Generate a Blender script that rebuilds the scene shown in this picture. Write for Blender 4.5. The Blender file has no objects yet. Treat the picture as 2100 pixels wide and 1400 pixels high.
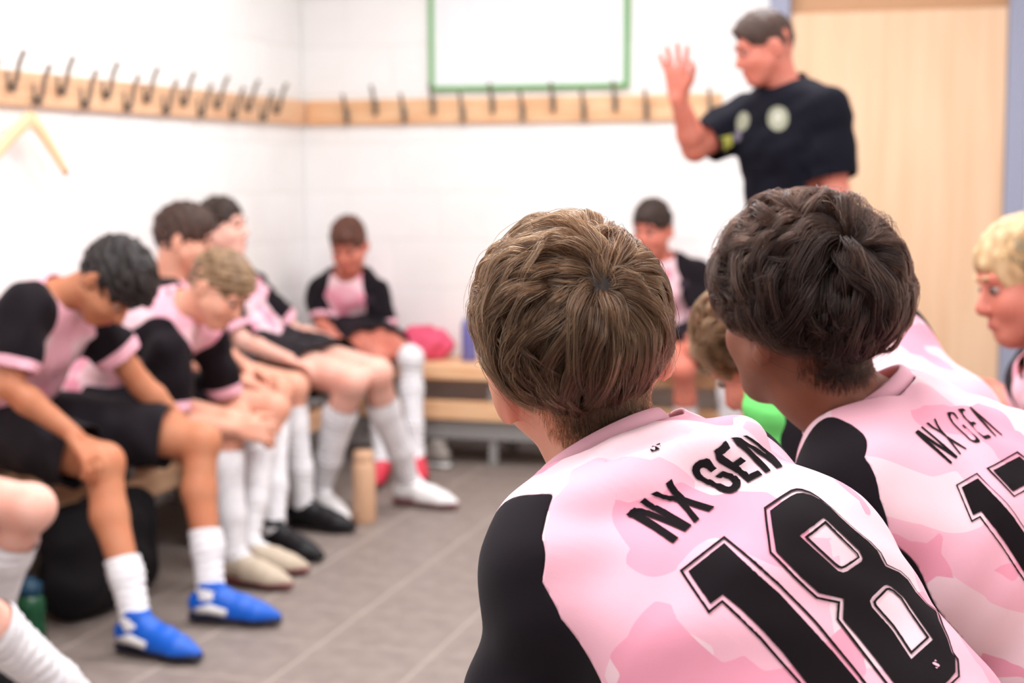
import bpy, math, random
import numpy as np
from mathutils import Vector, Matrix
from mathutils.bvhtree import BVHTree
from mathutils.geometry import delaunay_2d_cdt

random.seed(7)
RNG = np.random.default_rng(11)
SC = bpy.context.scene
COL = SC.collection

# ------------------------------------------------------------------ camera
CAM_H, YAW, PITCH, ROLL, FPX = 1.297, math.radians(16.04), math.radians(6.2), math.radians(-0.25), 3200.0
cam_data = bpy.data.cameras.new('camera')
cam_data.sensor_width = 36.0
cam_data.lens = FPX / 2100.0 * 36.0
cam_data.clip_start, cam_data.clip_end = 0.05, 60
cam_data.dof.use_dof = True
cam_data.dof.focus_distance = 1.42
cam_data.dof.aperture_fstop = 5.0
cam = bpy.data.objects.new('camera', cam_data)
COL.objects.link(cam)
CAM_R = Matrix.Rotation(YAW, 3, 'Z') @ Matrix.Rotation(math.pi / 2 - PITCH, 3, 'X') @ Matrix.Rotation(ROLL, 3, 'Z')
cam.matrix_world = Matrix.Translation((0, 0, CAM_H)) @ CAM_R.to_4x4()
SC.camera = cam
CAM_P = np.array([0, 0, CAM_H])
CR = np.array(CAM_R)

# ------------------------------------------------------------------ light and exposure
world = bpy.data.worlds.new('world')
SC.world = world
world.use_nodes = True
world.node_tree.nodes['Background'].inputs[0].default_value = (1, .98, .96, 1)
world.node_tree.nodes['Background'].inputs[1].default_value = 0.15
SC.view_settings.view_transform = 'Standard'
SC.view_settings.look = 'None'
SC.view_settings.gamma = 1
SC.view_settings.use_curve_mapping = False
SC.view_settings.exposure = 0.25
SC.cycles.max_bounces = 5
SC.cycles.use_adaptive_sampling = True
SC.cycles.adaptive_threshold = 0.04
SC.cycles_curves.shape = 'RIBBONS'
SC.cycles.caustics_reflective = SC.cycles.caustics_refractive = False
SC.cycles.diffuse_bounces = 4
LAMP_SPOTS = [(-1.80, 1.0), (-0.55, 1.0), (-1.80, 3.1), (-0.55, 3.1), (-1.80, 5.2), (-0.55, 5.2)]
LAMP_POWER = 26.0
CEIL = 2.7
for i, (lx, ly) in enumerate(LAMP_SPOTS):
    ld = bpy.data.lights.new('ceiling_lamp_light', 'AREA')
    ld.shape, ld.size, ld.size_y = 'RECTANGLE', 0.56, 1.16
    ld.energy, ld.color = LAMP_POWER, (0.985, 0.985, 1.0)
    lo = bpy.data.objects.new('ceiling_lamp_light', ld)
    lo.location = (lx, ly, CEIL - 0.045)
    COL.objects.link(lo)

# ------------------------------------------------------------------ helpers: space
def nrm(v):
    v = np.asarray(v, float)
    return v / (np.linalg.norm(v) + 1e-12)

def ray(px, py):
    return CR @ np.array([(px - 1050) / FPX, (700 - py) / FPX, -1.0])

def at(px, py, X=None, Y=None, Z=None, d=None):
    """Point of the place seen at pixel (px, py), on the plane X=, Y= or Z=, or at depth d."""
    r = ray(px, py)
    if X is not None: t = X / r[0]
    elif Y is not None: t = Y / r[1]
    elif Z is not None: t = (Z - CAM_H) / r[2]
    else: t = d
    return CAM_P + r * t

def cv(r, u, a):
    """Direction given as right / up / away of the photographer, level with the floor."""
    return r * np.array([math.cos(YAW), math.sin(YAW), 0]) + u * np.array([0, 0, 1.]) + a * np.array([-math.sin(YAW), math.cos(YAW), 0])

# ------------------------------------------------------------------ helpers: materials
def mat(name, color, rough=0.6, spec=0.3, sss=0.0, metallic=0.0, sheen=0.0):
    m = bpy.data.materials.new(name)
    m.use_nodes = True
    b = m.node_tree.nodes['Principled BSDF']
    b.inputs['Base Color'].default_value = (*color, 1)
    b.inputs['Roughness'].default_value = rough
    b.inputs['Specular IOR Level'].default_value = spec
    b.inputs['Metallic'].default_value = metallic
    if sss:
        b.inputs['Subsurface Weight'].default_value = sss
        b.inputs['Subsurface Radius'].default_value = (1.0, 0.35, 0.2)
        b.inputs['Subsurface Scale'].default_value = 0.012
    if sheen:
        b.inputs['Sheen Weight'].default_value = sheen
    return m

def nodes(m):
    nt = m.node_tree
    return nt, nt.nodes['Principled BSDF'], lambda t: nt.nodes.new('ShaderNode' + t), nt.links.new

def srgb(r, g, b):
    f = lambda c: (c / 255 / 12.92) if c / 255 <= 0.04045 else ((c / 255 + 0.055) / 1.055) ** 2.4
    return (f(r), f(g), f(b))

def vary(m, c1, c2, scale=8.0, detail=4.0, stretch=(1, 1, 1), bump=0.0, bscale=None, coord='Object', lo=0.35, hi=0.65):
    nt, b, N, L = nodes(m)
    tc, mp, nz, cr = N('TexCoord'), N('Mapping'), N('TexNoise'), N('ValToRGB')
    mp.inputs['Scale'].default_value = stretch
    nz.inputs['Scale'].default_value, nz.inputs['Detail'].default_value = scale, detail
    cr.color_ramp.elements[0].position, cr.color_ramp.elements[1].position = lo, hi
    cr.color_ramp.elements[0].color, cr.color_ramp.elements[1].color = (*c1, 1), (*c2, 1)
    L(tc.outputs[coord], mp.inputs[0]); L(mp.outputs[0], nz.inputs[0]); L(nz.outputs[0], cr.inputs[0])
    L(cr.outputs[0], b.inputs['Base Color'])
    if bump:
        n2, bp = N('TexNoise'), N('Bump')
        n2.inputs['Scale'].default_value = bscale or scale * 4
        bp.inputs['Strength'].default_value, bp.inputs['Distance'].default_value = bump, 0.002
        L(mp.outputs[0], n2.inputs[0]); L(n2.outputs[0], bp.inputs['Height']); L(bp.outputs[0], b.inputs['Normal'])
    return m

# ------------------------------------------------------------------ helpers: objects and meshes
def link(name, me, material=None, parent=None, smooth=True):
    o = bpy.data.objects.new(name, me)
    COL.objects.link(o)
    if material is not None and not me.materials: me.materials.append(material)
    if parent is not None: o.parent = parent
    if smooth and len(me.polygons): me.polygons.foreach_set('use_smooth', np.ones(len(me.polygons), bool))
    return o

def mesh_np(name, V, F, base=None):
    """V (n,3), F (m,3|4) numpy -> mesh"""
    me = bpy.data.meshes.new(name)
    V = np.asarray(V, np.float32)
    if base is not None: V = V - np.asarray(base, np.float32)
    F = np.asarray(F, np.int32)
    k = F.shape[1]
    me.vertices.add(len(V)); me.vertices.foreach_set('co', V.ravel())
    me.loops.add(F.size); me.loops.foreach_set('vertex_index', F.ravel())
    me.polygons.add(len(F)); me.polygons.foreach_set('loop_start', np.arange(0, F.size, k, dtype=np.int32))
    me.update(calc_edges=True)
    me.validate()
    return me

def mesh_py(name, V, F):
    me = bpy.data.meshes.new(name)
    me.from_pydata([tuple(map(float, v)) for v in V], [], F)
    me.update()
    return me

def tag(o, label, cat, group=None, kind=None):
    o['label'], o['category'] = label, cat
    if group: o['group'] = group
    if kind: o['kind'] = kind
    return o

def struct(o, label=None, cat=None):
    o['kind'] = 'structure'
    if label: o['label'] = label
    if cat: o['category'] = cat
    return o

def empty(name, loc=(0, 0, 0), rz=0.0):
    o = bpy.data.objects.new(name, None)
    o.empty_display_size = 0.05
    o.location, o.rotation_euler = loc, (0, 0, rz)
    COL.objects.link(o)
    return o

def box_data(x0, x1, y0, y1, z0, z1, bev=0.0):
    """axis-aligned box, chamfered along all edges when bev > 0"""
    if bev <= 0:
        V = [(x, y, z) for x in (x0, x1) for y in (y0, y1) for z in (z0, z1)]
        F = [(0, 1, 3, 2), (4, 6, 7, 5), (0, 4, 5, 1), (2, 3, 7, 6), (0, 2, 6, 4), (1, 5, 7, 3)]
        return V, F
    import bmesh
    bm = bmesh.new()
    V, F = box_data(x0, x1, y0, y1, z0, z1)
    vs = [bm.verts.new(v) for v in V]
    for f in F: bm.faces.new([vs[i] for i in f])
    bmesh.ops.bevel(bm, geom=bm.edges[:], offset=bev, segments=1, affect='EDGES', profile=0.5)
    bm.verts.index_update()
    V = [tuple(v.co) for v in bm.verts]
    F = [tuple(v.index for v in f.verts) for f in bm.faces]
    bm.free()
    return V, F

def box(name, x0, x1, y0, y1, z0, z1, m, parent=None, bev=0.0):
    V, F = box_data(x0, x1, y0, y1, z0, z1, bev)
    return link(name, mesh_py(name, V, F), m, parent, smooth=False)

def frame_along(pts):
    """parallel-transported frames along a polyline"""
    P = np.asarray(pts, float)
    T = np.gradient(P, axis=0)
    T /= np.linalg.norm(T, axis=1)[:, None] + 1e-12
    a = np.array([0, 0, 1.]) if abs(T[0][2]) < .9 else np.array([1., 0, 0])
    n = nrm(np.cross(np.cross(T[0], a), T[0]))
    out = []
    for t in T:
        n = nrm(n - t * np.dot(n, t))
        out.append((n, np.cross(t, n)))
    return P, out

def tube_data(pts, radii, seg=10, cap=True, flat=1.0):
    P, fr = frame_along(pts)
    if np.isscalar(radii): radii = [radii] * len(P)
    V, F = [], []
    for p, r, (n, b) in zip(P, radii, fr):
        for k in range(seg):
            a = 2 * math.pi * k / seg
            V.append(p + n * math.cos(a) * r + b * math.sin(a) * r * flat)
    for i in range(len(P) - 1):
        for k in range(seg):
            k2 = (k + 1) % seg
            F.append((i * seg + k, i * seg + k2, (i + 1) * seg + k2, (i + 1) * seg + k))
    if cap:
        F.append(tuple(range(seg))[::-1])
        F.append(tuple((len(P) - 1) * seg + k for k in range(seg)))
    return V, F

def tube(name, pts, radii, m, parent=None, seg=10, flat=1.0, base=None):
    V, F = tube_data(pts, radii, seg, True, flat)
    if base is not None: V = [np.asarray(v) - base for v in V]
    return link(name, mesh_py(name, V, F), m, parent)

def lathe_data(prof, seg=24):
    V, F = [], []
    for r, z in prof:
        for k in range(seg):
            a = 2 * math.pi * k / seg
            V.append((r * math.cos(a), r * math.sin(a), z))
    for i in range(len(prof) - 1):
        for k in range(seg):
            k2 = (k + 1) % seg
            F.append((i * seg + k, i * seg + k2, (i + 1) * seg + k2, (i + 1) * seg + k))
    F.append(tuple(range(seg))[::-1])
    F.append(tuple((len(prof) - 1) * seg + k for k in range(seg)))
    return V, F

# ------------------------------------------------------------------ helpers: blended solids (distance fields -> surface nets)
class Solid:
    """Smoothly blended tapered limbs and ellipsoids, meshed as one continuous surface."""
    def __init__(s, h): s.h, s.ops = h, []
    def cone(s, a, b, ra, rb, k=.02, sub=False): s.ops.append(('c', np.asarray(a, float), np.asarray(b, float), ra, rb, k, sub)); return s
    def chain(s, pts, rs, k=.02):
        for i in range(len(pts) - 1): s.cone(pts[i], pts[i + 1], rs[i], rs[i + 1], k)
        return s
    def ell(s, c, r, R=None, k=.02, sub=False): s.ops.append(('e', np.asarray(c, float), np.asarray(r, float), np.eye(3) if R is None else np.asarray(R), 0, k, sub)); return s
    def bounds(s, op):
        if op[0] == 'c':
            r = max(op[3], op[4])
            return np.minimum(op[1], op[2]) - r, np.maximum(op[1], op[2]) + r
        e = np.sqrt(((op[3] * op[2][None, :]) ** 2).sum(1))
        return op[1] - e, op[1] + e
    def build(s, disp=None, pad=0.0, cut=None):
        h = s.h
        add = [o for o in s.ops if not o[6]]
        lo = np.min([s.bounds(o)[0] for o in add], 0) - 4 * h - pad
        hi = np.max([s.bounds(o)[1] for o in add], 0) + 4 * h + pad
        n = np.ceil((hi - lo) / h).astype(int) + 1
        ax = [(lo[i] + h * np.arange(n[i])).astype(np.float32) for i in range(3)]
        f = np.full(n, 10.0, np.float32)
        for op in s.ops:
            blo, bhi = s.bounds(op)
            m = op[5] + 3 * h + pad
            i0 = np.maximum(((blo - m - lo) / h).astype(int), 0)
            i1 = np.minimum(((bhi + m - lo) / h).astype(int) + 2, n)
            if (i1 <= i0).any(): continue
            X = ax[0][i0[0]:i1[0], None, None]; Y = ax[1][None, i0[1]:i1[1], None]; Z = ax[2][None, None, i0[2]:i1[2]]
            if op[0] == 'c':
                a, b = op[1].astype(np.float32), op[2].astype(np.float32)
                ab = b - a; L2 = float(ab @ ab) + 1e-12
                dx, dy, dz = X - a[0], Y - a[1], Z - a[2]
                t = np.clip((dx * ab[0] + dy * ab[1] + dz * ab[2]) / L2, 0, 1)
                d = np.sqrt((dx - t * ab[0]) ** 2 + (dy - t * ab[1]) ** 2 + (dz - t * ab[2]) ** 2) - (op[3] + (op[4] - op[3]) * t)
            else:
                c, r, R = op[1].astype(np.float32), op[2], op[3].astype(np.float32)
                dx, dy, dz = X - c[0], Y - c[1], Z - c[2]
                q = [(dx * R[0, i] + dy * R[1, i] + dz * R[2, i]) for i in range(3)]
                k0 = np.sqrt(sum((q[i] / r[i]) ** 2 for i in range(3)))
                k1 = np.sqrt(sum((q[i] / r[i] ** 2) ** 2 for i in range(3))) + 1e-9
                d = k0 * (k0 - 1) / k1
                d = np.where(k0 < 1e-3, -min(r), d)
            blk = f[i0[0]:i1[0], i0[1]:i1[1], i0[2]:i1[2]]
            k = op[5]
            if op[6]:
                e = np.maximum(k - np.abs(blk + d), 0) / k
                blk[...] = np.maximum(blk, -d) + e * e * k * .25
            else:
                e = np.maximum(k - np.abs(blk - d), 0) / k
                blk[...] = np.minimum(blk, d) - e * e * k * .25
        if disp is not None or cut is not None:
            w = np.abs(f) < .05
            idx = np.argwhere(w)
            P = lo + idx * h
            if disp is not None: f[w] += disp(P).astype(np.float32)
        return surface_nets(f, lo, h)

def surface_nets(f, lo, h):
    s = f < 0
    n = np.array(f.shape)
    cs = np.zeros(n - 1, np.uint8)
    for dx in (0, 1):
        for dy in (0, 1):
            for dz in (0, 1):
                cs += s[dx:n[0] - 1 + dx, dy:n[1] - 1 + dy, dz:n[2] - 1 + dz]
    cells = np.argwhere((cs > 0) & (cs < 8))
    vid = np.full(n - 1, -1, np.int32)
    vid[cells[:, 0], cells[:, 1], cells[:, 2]] = np.arange(len(cells))
    acc = np.zeros((len(cells), 3)); cnt = np.zeros(len(cells))
    corners = [np.array((a, b, c)) for a in (0, 1) for b in (0, 1) for c in (0, 1)]
    for i, c0 in enumerate(corners):
        for c1 in corners[i + 1:]:
            if np.abs(c1 - c0).sum() != 1: continue
            p0, p1 = cells + c0, cells + c1
            f0 = f[p0[:, 0], p0[:, 1], p0[:, 2]].astype(float); f1 = f[p1[:, 0], p1[:, 1], p1[:, 2]].astype(float)
            m = (f0 < 0) != (f1 < 0)
            t = np.where(m, f0 / np.where(m, f0 - f1, 1), 0)
            acc[m] += (c0 + (c1 - c0) * t[:, None])[m]; cnt[m] += 1
    V = lo + (cells + acc / np.maximum(cnt, 1)[:, None]) * h
    Q = []
    for axis in range(3):
        u, v = [(1, 2), (2, 0), (0, 1)][axis]
        sl0 = [slice(None)] * 3; sl1 = [slice(None)] * 3
        sl0[axis] = slice(0, -1); sl1[axis] = slice(1, None)
        ed = np.argwhere(s[tuple(sl0)] != s[tuple(sl1)])
        ok = (ed[:, u] > 0) & (ed[:, v] > 0) & (ed[:, u] < n[u] - 1) & (ed[:, v] < n[v] - 1)
        ed = ed[ok]
        eu = np.zeros(3, int); eu[u] = 1; ev = np.zeros(3, int); ev[v] = 1
        q = np.stack([vid[tuple((ed - o).T)] for o in (eu + ev, ev, 0 * eu, eu)], 1)
        flip = ~s[tuple(ed.T)]
        q[flip] = q[flip][:, ::-1]
        Q.append(q)
    Q = np.concatenate(Q)
    Q = Q[(Q >= 0).all(1)]
    return V, Q

def tris(F):
    F = np.asarray(F)
    return F if F.shape[1] == 3 else np.concatenate([F[:, [0, 1, 2]], F[:, [0, 2, 3]]])

def split(V, T, g):
    """Cut a triangle mesh along g = 0; returns (V, T) of the g < 0 side and of the g >= 0 side."""
    V = np.asarray(V, float); T = tris(T); g = np.where(np.abs(g) < 1e-9, 1e-9, g)
    s = g < 0
    ns = s[T].sum(1)
    out = []
    newV = [V]; cache = {}; nv = len(V)
    extra = []
    neg, pos = [T[ns == 3]], [T[ns == 0]]
    an, ap = [], []
    def mid(i, j):
        nonlocal nv
        key = (i, j) if i < j else (j, i)
        if key not in cache:
            t = g[i] / (g[i] - g[j])
            extra.append(V[i] + (V[j] - V[i]) * t)
            cache[key] = nv; nv += 1
        return cache[key]
    for tri in T[(ns == 1) | (ns == 2)]:
        a, b, c = (int(x) for x in tri)
        lone = 1 if (int(s[a]) + int(s[b]) + int(s[c])) == 1 else 0
        while bool(s[a]) != bool(lone): a, b, c = b, c, a
        ab, ac = mid(a, b), mid(a, c)
        L1, L2 = (an, ap) if lone else (ap, an)
        L1.append((a, ab, ac)); L2.append((ab, b, c)); L2.append((ab, c, ac))
    if extra: V = np.concatenate([V, np.array(extra)])
    def pack(t0, t1):
        t = np.concatenate([t0] + ([np.array(t1)] if t1 else []))
        if len(t) == 0: return np.zeros((0, 3)), np.zeros((0, 3), int)
        u, inv = np.unique(t, return_inverse=True)
        return V[u], inv.reshape(-1, 3)
    return pack(neg[0], an), pack(pos[0], ap)

# ------------------------------------------------------------------ the room
XL, XR, YB, YF = -3.01, 0.62, 6.9, -1.3
M_wall = mat('painted_block', srgb(243, 241, 239), 0.55, 0.25)
vary(M_wall, srgb(246, 245, 244), srgb(250, 250, 249), 3.0, 3.0, bump=0.12, bscale=220)
M_mortar = mat('painted_mortar', srgb(242, 241, 239), 0.7, 0.2)
M_ceil = mat('ceiling_paint', srgb(248, 248, 247), 0.8, 0.2)
M_tile = mat('floor_tile', srgb(124, 112, 108), 0.5, 0.35)
vary(M_tile, srgb(128, 116, 110), srgb(144, 131, 124), 14.0, 6.0, bump=0.15, bscale=300)
M_grout = mat('floor_grout', srgb(164, 152, 144), 0.75, 0.2)
M_pine = mat('pine_wood', srgb(236, 190, 150), 0.5, 0.3)
vary(M_pine, srgb(243, 200, 158), srgb(229, 172, 126), 5.0, 5.0, stretch=(0.6, 0.6, 9), bump=0.1, bscale=30)
M_pine_y = mat('pine_wood_side', srgb(236, 190, 150), 0.5, 0.3)
vary(M_pine_y, srgb(240, 198, 160), srgb(226, 176, 138), 5.0, 5.0, stretch=(9, 0.6, 9), bump=0.1, bscale=30)
M_pine_x = mat('pine_wood_back', srgb(236, 190, 150), 0.5, 0.3)
vary(M_pine_x, srgb(248, 208, 166), srgb(232, 176, 130), 5.0, 5.0, stretch=(0.6, 9, 9), bump=0.1, bscale=30)
M_steel = mat('hook_steel', srgb(128, 118, 108), 0.45, 0.5, metallic=0.35)
M_bframe = mat('bench_metal', srgb(148, 146, 144), 0.5, 0.4)
M_door = mat('door_veneer', srgb(243, 207, 165), 0.45, 0.3)
vary(M_door, srgb(246, 210, 176), srgb(237, 197, 160), 3.0, 5.0, stretch=(5, 1, 0.35))
M_transom_shade = mat('shaded_transom_veneer', srgb(205, 160, 122), 0.5, 0.3)  # wood darker than the leaf: shade over the transom painted into the colour
M_dframe = mat('door_frame_blue', srgb(160, 165, 188), 0.5, 0.35)
M_white = mat('white_plastic', srgb(238, 238, 238), 0.4, 0.4)

floor = struct(box('floor', XL - .2, XR + .2, YF - .2, YB + .2, -.12, -.0008, M_grout))
TS = 0.333
Vt, Ft = box_data(-TS / 2 + .004, TS / 2 - .004, -TS / 2 + .004, TS / 2 - .004, -.02, 0, .0015)
me_tile = mesh_py('tile', Vt, Ft); me_tile.materials.append(M_tile)
nx, ny = int((XR - XL) / TS) + 1, int((YB - YF) / TS) + 1
for i in range(nx):
    for j in range(ny):
        x, y = XL + TS * (i + .5), YB - TS * (j + .5)
        if x > XR + TS / 2 or y < YF: continue
        t = bpy.data.objects.new('tile', me_tile); COL.objects.link(t)
        t.parent = floor; t.location = (x, y, 0)

ceiling = struct(box('ceiling', XL - .2, XR + .2, YF - .2, YB + .2, CEIL, CEIL + .1, M_ceil))
wall_left = struct(box('wall_left', XL - .15, XL - .003, YF - .2, YB + .15, 0, CEIL, M_mortar))
wall_right = struct(box('wall_right', XR, XR + .15, YF - .2, YB + .15, 0, CEIL, M_wall))
wall_front = struct(box('wall_front', XL - .15, XR + .15, YF - .15, YF, 0, CEIL, M_wall))
DX0, DX1, DZ = -.728, .170, 1.968
wall_back = struct(box('wall_back', XL - .15, DX0 - .085, YB + .003, YB + .15, 0, CEIL, M_mortar))
struct(box('wall_back_side', DX1 + .085, XR + .15, YB, YB + .15, 0, CEIL, M_wall))

# painted concrete blocks, laid in half bond; joints are recessed
BL, BH, Z0 = .45, .225, .081
def lay_blocks(wall, along, a0, a1, fixed):
    cache = {}
    k = 0
    z = Z0 - BH
    while z < CEIL:
        za, zb = max(z, 0), min(z + BH, CEIL)
        if zb - za > .03:
            a = a0 - (BL / 2 if k % 2 else 0)
            while a < a1:
                s0, s1 = max(a, a0), min(a + BL, a1)
                if s1 - s0 > .03:
                    w, hgt = round(s1 - s0, 3), round(zb - za, 3)
                    key = (w, hgt)
                    if key not in cache:
                        g = .004
                        if along == 'y': V, F = box_data(-.02, 0, g, w - g, g, hgt - g, .0025)
                        else: V, F = box_data(g, w - g, 0, .02, g, hgt - g, .0025)
                        cache[key] = mesh_py('block', V, F); cache[key].materials.append(M_wall)
                    o = bpy.data.objects.new('block', cache[key]); COL.objects.link(o)
                    o.parent = wall
                    o.location = (fixed, s0, za) if along == 'y' else (s0, fixed, za)
                a += BL
        z += BH; k += 1
lay_blocks(wall_left, 'y', YF + 3.3, YB, XL)
lay_blocks(wall_back, 'x', XL, DX0 - .085, YB)

# door with blue-grey frame, wood transom above with its shade painted in
def door():
    d = empty('door_1', ((DX0 + DX1) / 2, YB, 0)); struct(d)
    ox, oy = (DX0 + DX1) / 2, YB
    w = (DX1 - DX0) / 2
    box('door_leaf', -w + .003, w - .003, -.012, .035, .006, DZ, M_door, d, .002)
    box('transom_panel', -w, w, .03, .05, DZ + .004, CEIL - .3, M_transom_shade, d, .002)
    for sx in (-1, 1):
        x0, x1 = (-w - .085, -w) if sx < 0 else (w, w + .085)
        box('frame_post', x0, x1, -.035, .08, 0, CEIL - .22, M_dframe, d, .004)
    box('frame_head', -w, w, -.035, .08, CEIL - .3, CEIL - .22, M_dframe, d, .004)
    hnd = tube('door_handle', [(-w + .07, -.012, 1.0), (-w + .07, -.06, 1.0), (-w + .085, -.066, 1.0), (-w + .19, -.066, 1.0)], .009, M_steel, d)
    return d
door()
box('wall_back_lintel', DX0 - .085, DX1 + .085, YB, YB + .15, CEIL - .22, CEIL, M_wall)['kind'] = 'structure'

# ------------------------------------------------------------------ coat hook rails
def hook_mesh():
    """strap on the board, long prong sweeping out and up, small knob at the foot"""
    V, F = [], []
    def put(d):
        n = len(V); V.extend(d[0]); F.extend([tuple(i + n for i in f) for f in d[1]])
    put(tube_data([(0, 0, -.030), (0, 0, .035)], .008, 8, True, .45))
    pts = [(0, .004, -.012), (0, .016, -.016), (0, .030, .000), (0, .036, .030), (0, .044, .060), (0, .058, .085), (0, .064, .096)]
    put(tube_data(pts, [.009, .009, .009, .009, .0085, .0085, .010], 8))
    put(tube_data([(0, .004, -.026), (0, .016, -.032), (0, .024, -.026), (0, .028, -.016)], [.008, .008, .008, .009], 8))
    return mesh_py('hook', V, F)
me_hook = hook_mesh(); me_hook.materials.append(M_steel)
me_hook.polygons.foreach_set('use_smooth', np.ones(len(me_hook.polygons), bool))
RZ0, RZ1, RT = 1.520, 1.635, .028
def hook_rail(name, label, along, a0, a1, hooks, m):
    if along == 'y':
        r = empty(name, (XL, a0, RZ0))
        bd = box('rail_board', 0, RT, 0, a1 - a0, 0, RZ1 - RZ0, m, r, .004)
    else:
        r = empty(name, (a0, YB, RZ0))
        bd = box('rail_board', 0, a1 - a0, -RT, 0, 0, RZ1 - RZ0, m, r, .004)
    tag(r, label, 'coat rack', 'wooden coat hook rails')
    for k, (a, high) in enumerate(hooks):
        h = bpy.data.objects.new('hook', me_hook); COL.objects.link(h); h.parent = r
        z = .078 if high else .040
        if along == 'y':
            h.location = (RT + .002, a - a0, z); h.rotation_euler = (0, 0, -math.pi / 2)
        else:
            h.location = (a - a0, -RT - .002, z); h.rotation_euler = (0, 0, math.pi)
    return r
hook_rail('hook_rail', 'long pine rail of steel coat hooks running along the left wall', 'y', 3.2, 6.87,
          [(4.471 + .146 * k, k % 2 == 0) for k in range(-7, 15)], M_pine_y)
hook_rail('hook_rail', 'pine rail of coat hooks on the back wall below the whiteboard', 'x', XL + .03, -1.020,
          [(-2.768 + .142 * k, k % 2 == 1) for k in range(13)], M_pine_x)

# ------------------------------------------------------------------ whiteboard
def whiteboard():
    x0, x1, z0, z1 = -2.368, -1.434, 1.668, 2.42
    b = empty('whiteboard', ((x0 + x1) / 2, YB, z0))
    tag(b, 'whiteboard in a green frame hung on the back wall above the hook rail', 'whiteboard')
    w, hh, f = (x1 - x0) / 2, z1 - z0, .021
    M_g = mat('green_frame', srgb(118, 178, 112), 0.4, 0.4)
    M_b = mat('board_enamel', srgb(244, 246, 249), 0.25, 0.4)
    M_l = mat('board_marking', srgb(222, 228, 238), 0.4, 0.3)
    box('board_panel', -w + .01, w - .01, -.014, 0, .01, hh - .01, M_b, b)
    box('frame_rail', -w, w, -.03, 0, 0, f, M_g, b, .003)
    box('frame_rail', -w, w, -.03, 0, hh - f, hh, M_g, b, .003)
    box('frame_rail', -w, -w + f, -.03, 0, f, hh - f, M_g, b, .003)
    box('frame_rail', w - f, w, -.03, 0, f, hh - f, M_g, b, .003)
    box('marking_line', -.39, .39, -.0155, -.014, .05, .054, M_l, b)
    box('marking_line', -.39, .39, -.0155, -.014, hh - .06, hh - .056, M_l, b)
    for x in (-.39, 0, .386): box('marking_line', x, x + .004, -.0155, -.014, .054, hh - .06, M_l, b)
    for s in (-1, 1):
        for x in (.39, .27): pass
        box('marking_line', s * .27 - .002, s * .27 + .002, -.0155, -.014, .2, .55, M_l, b)
        for z in (.2, .546): box('marking_line', min(s * .27, s * .39), max(s * .27, s * .39), -.0155, -.014, z, z + .004, M_l, b)
    ring = [(.075 * math.cos(a), -.0148, .375 + .075 * math.sin(a)) for a in np.linspace(0, 2 * math.pi, 33)]
    tube('marking_circle', ring, .002, M_l, b, 6)
whiteboard()

# ------------------------------------------------------------------ benches
def bench(label, along, a0, a1, wall, side, legs, kick=True):
    """slatted seat on metal legs with a slatted shoe shelf and a kick board. side: direction into the room"""
    depth, top = .40, .444
    r = empty('changing_bench', ((wall, a0, 0) if along == 'y' else (a0, wall, 0)))
    tag(r, label, 'bench', 'slatted changing room benches')
    L = a1 - a0
    def bx(name, a_0, a_1, d0, d1, z0, z1, m, bev=.004):
        d0, d1 = sorted((d0 * side, d1 * side))
        if along == 'y': return box(name, d0, d1, a_0, a_1, z0, z1, m, r, bev)
        return box(name, a_0, a_1, d0, d1, z0, z1, m, r, bev)
    m = M_pine_y if along == 'y' else M_pine_x
    for k in range(4): bx('seat_slat', 0, L, .015 + k * .098, .015 + k * .098 + .086, top - .03, top, m)
    bx('seat_rail', 0, L, .375, .399, top - .060, top - .0305, m)
    for k in range(3): bx('shelf_slat', 0, L, .10 + k * .098, .10 + k * .098 + .075, .236, .256, m)
    bx('shelf_rail', 0, L, .375, .399, .205, .288, m)
    if kick: bx('kick_board', 0, L, .365, .374, .115, .204, M_bframe)
    for a in legs:
        bx('leg', a - .02, a + .02, .33, .364, 0, top - .031, M_bframe)
        bx('leg', a - .02, a + .02, .03, .064, 0, top - .031, M_bframe)
        bx('leg_brace', a - .015, a + .015, .065, .329, .20, .232, M_bframe)
    return r
bench('slatted wooden bench along the left wall with the row of boys', 'y', 2.2, 6.46, XL, 1, [.2, 1.3, 2.4, 3.3, 4.1], False)
bench('slatted wooden bench along the back wall below the whiteboard', 'x', XL + .42, -.86, YB, -1, [.12, .62, 1.20, 1.62])
bench('slatted wooden bench along the right wall behind the nearest boys', 'y', .95, 5.2, XR, -1, [.2, 1.3, 2.4, 3.4, 4.1])

# ------------------------------------------------------------------ wooden coat hanger on the left rail
def hanger():
    M_h = mat('hanger_wood', srgb(246, 208, 164), 0.45, 0.35)
    base = np.array([XL + .075, 4.52, 1.47])
    r = empty('coat_hanger', base)
    tag(r, 'wooden coat hanger hanging from the left rail at the edge of the photo', 'coat hanger')
    tilt = math.radians(-5)
    def rot(y, z): return (0, y * math.cos(tilt) - z * math.sin(tilt), y * math.sin(tilt) + z * math.cos(tilt))
    for s in (-1, 1):
        pts = [rot(s * t * .22, .01 - .165 * t ** 1.15) for t in np.linspace(0, 1, 8)]
        tube('hanger_arm', pts, [.027, .027, .026, .024, .023, .022, .020, .016], M_h, r, 10, .45)
    hook = [rot(0, .012)] + [rot(.012 * math.sin(a) , .055 - .016 * math.cos(a)) for a in np.linspace(.2, 4.3, 10)]
    tube('hanger_hook', hook, .0022, M_steel, r, 6)
hanger()

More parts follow.
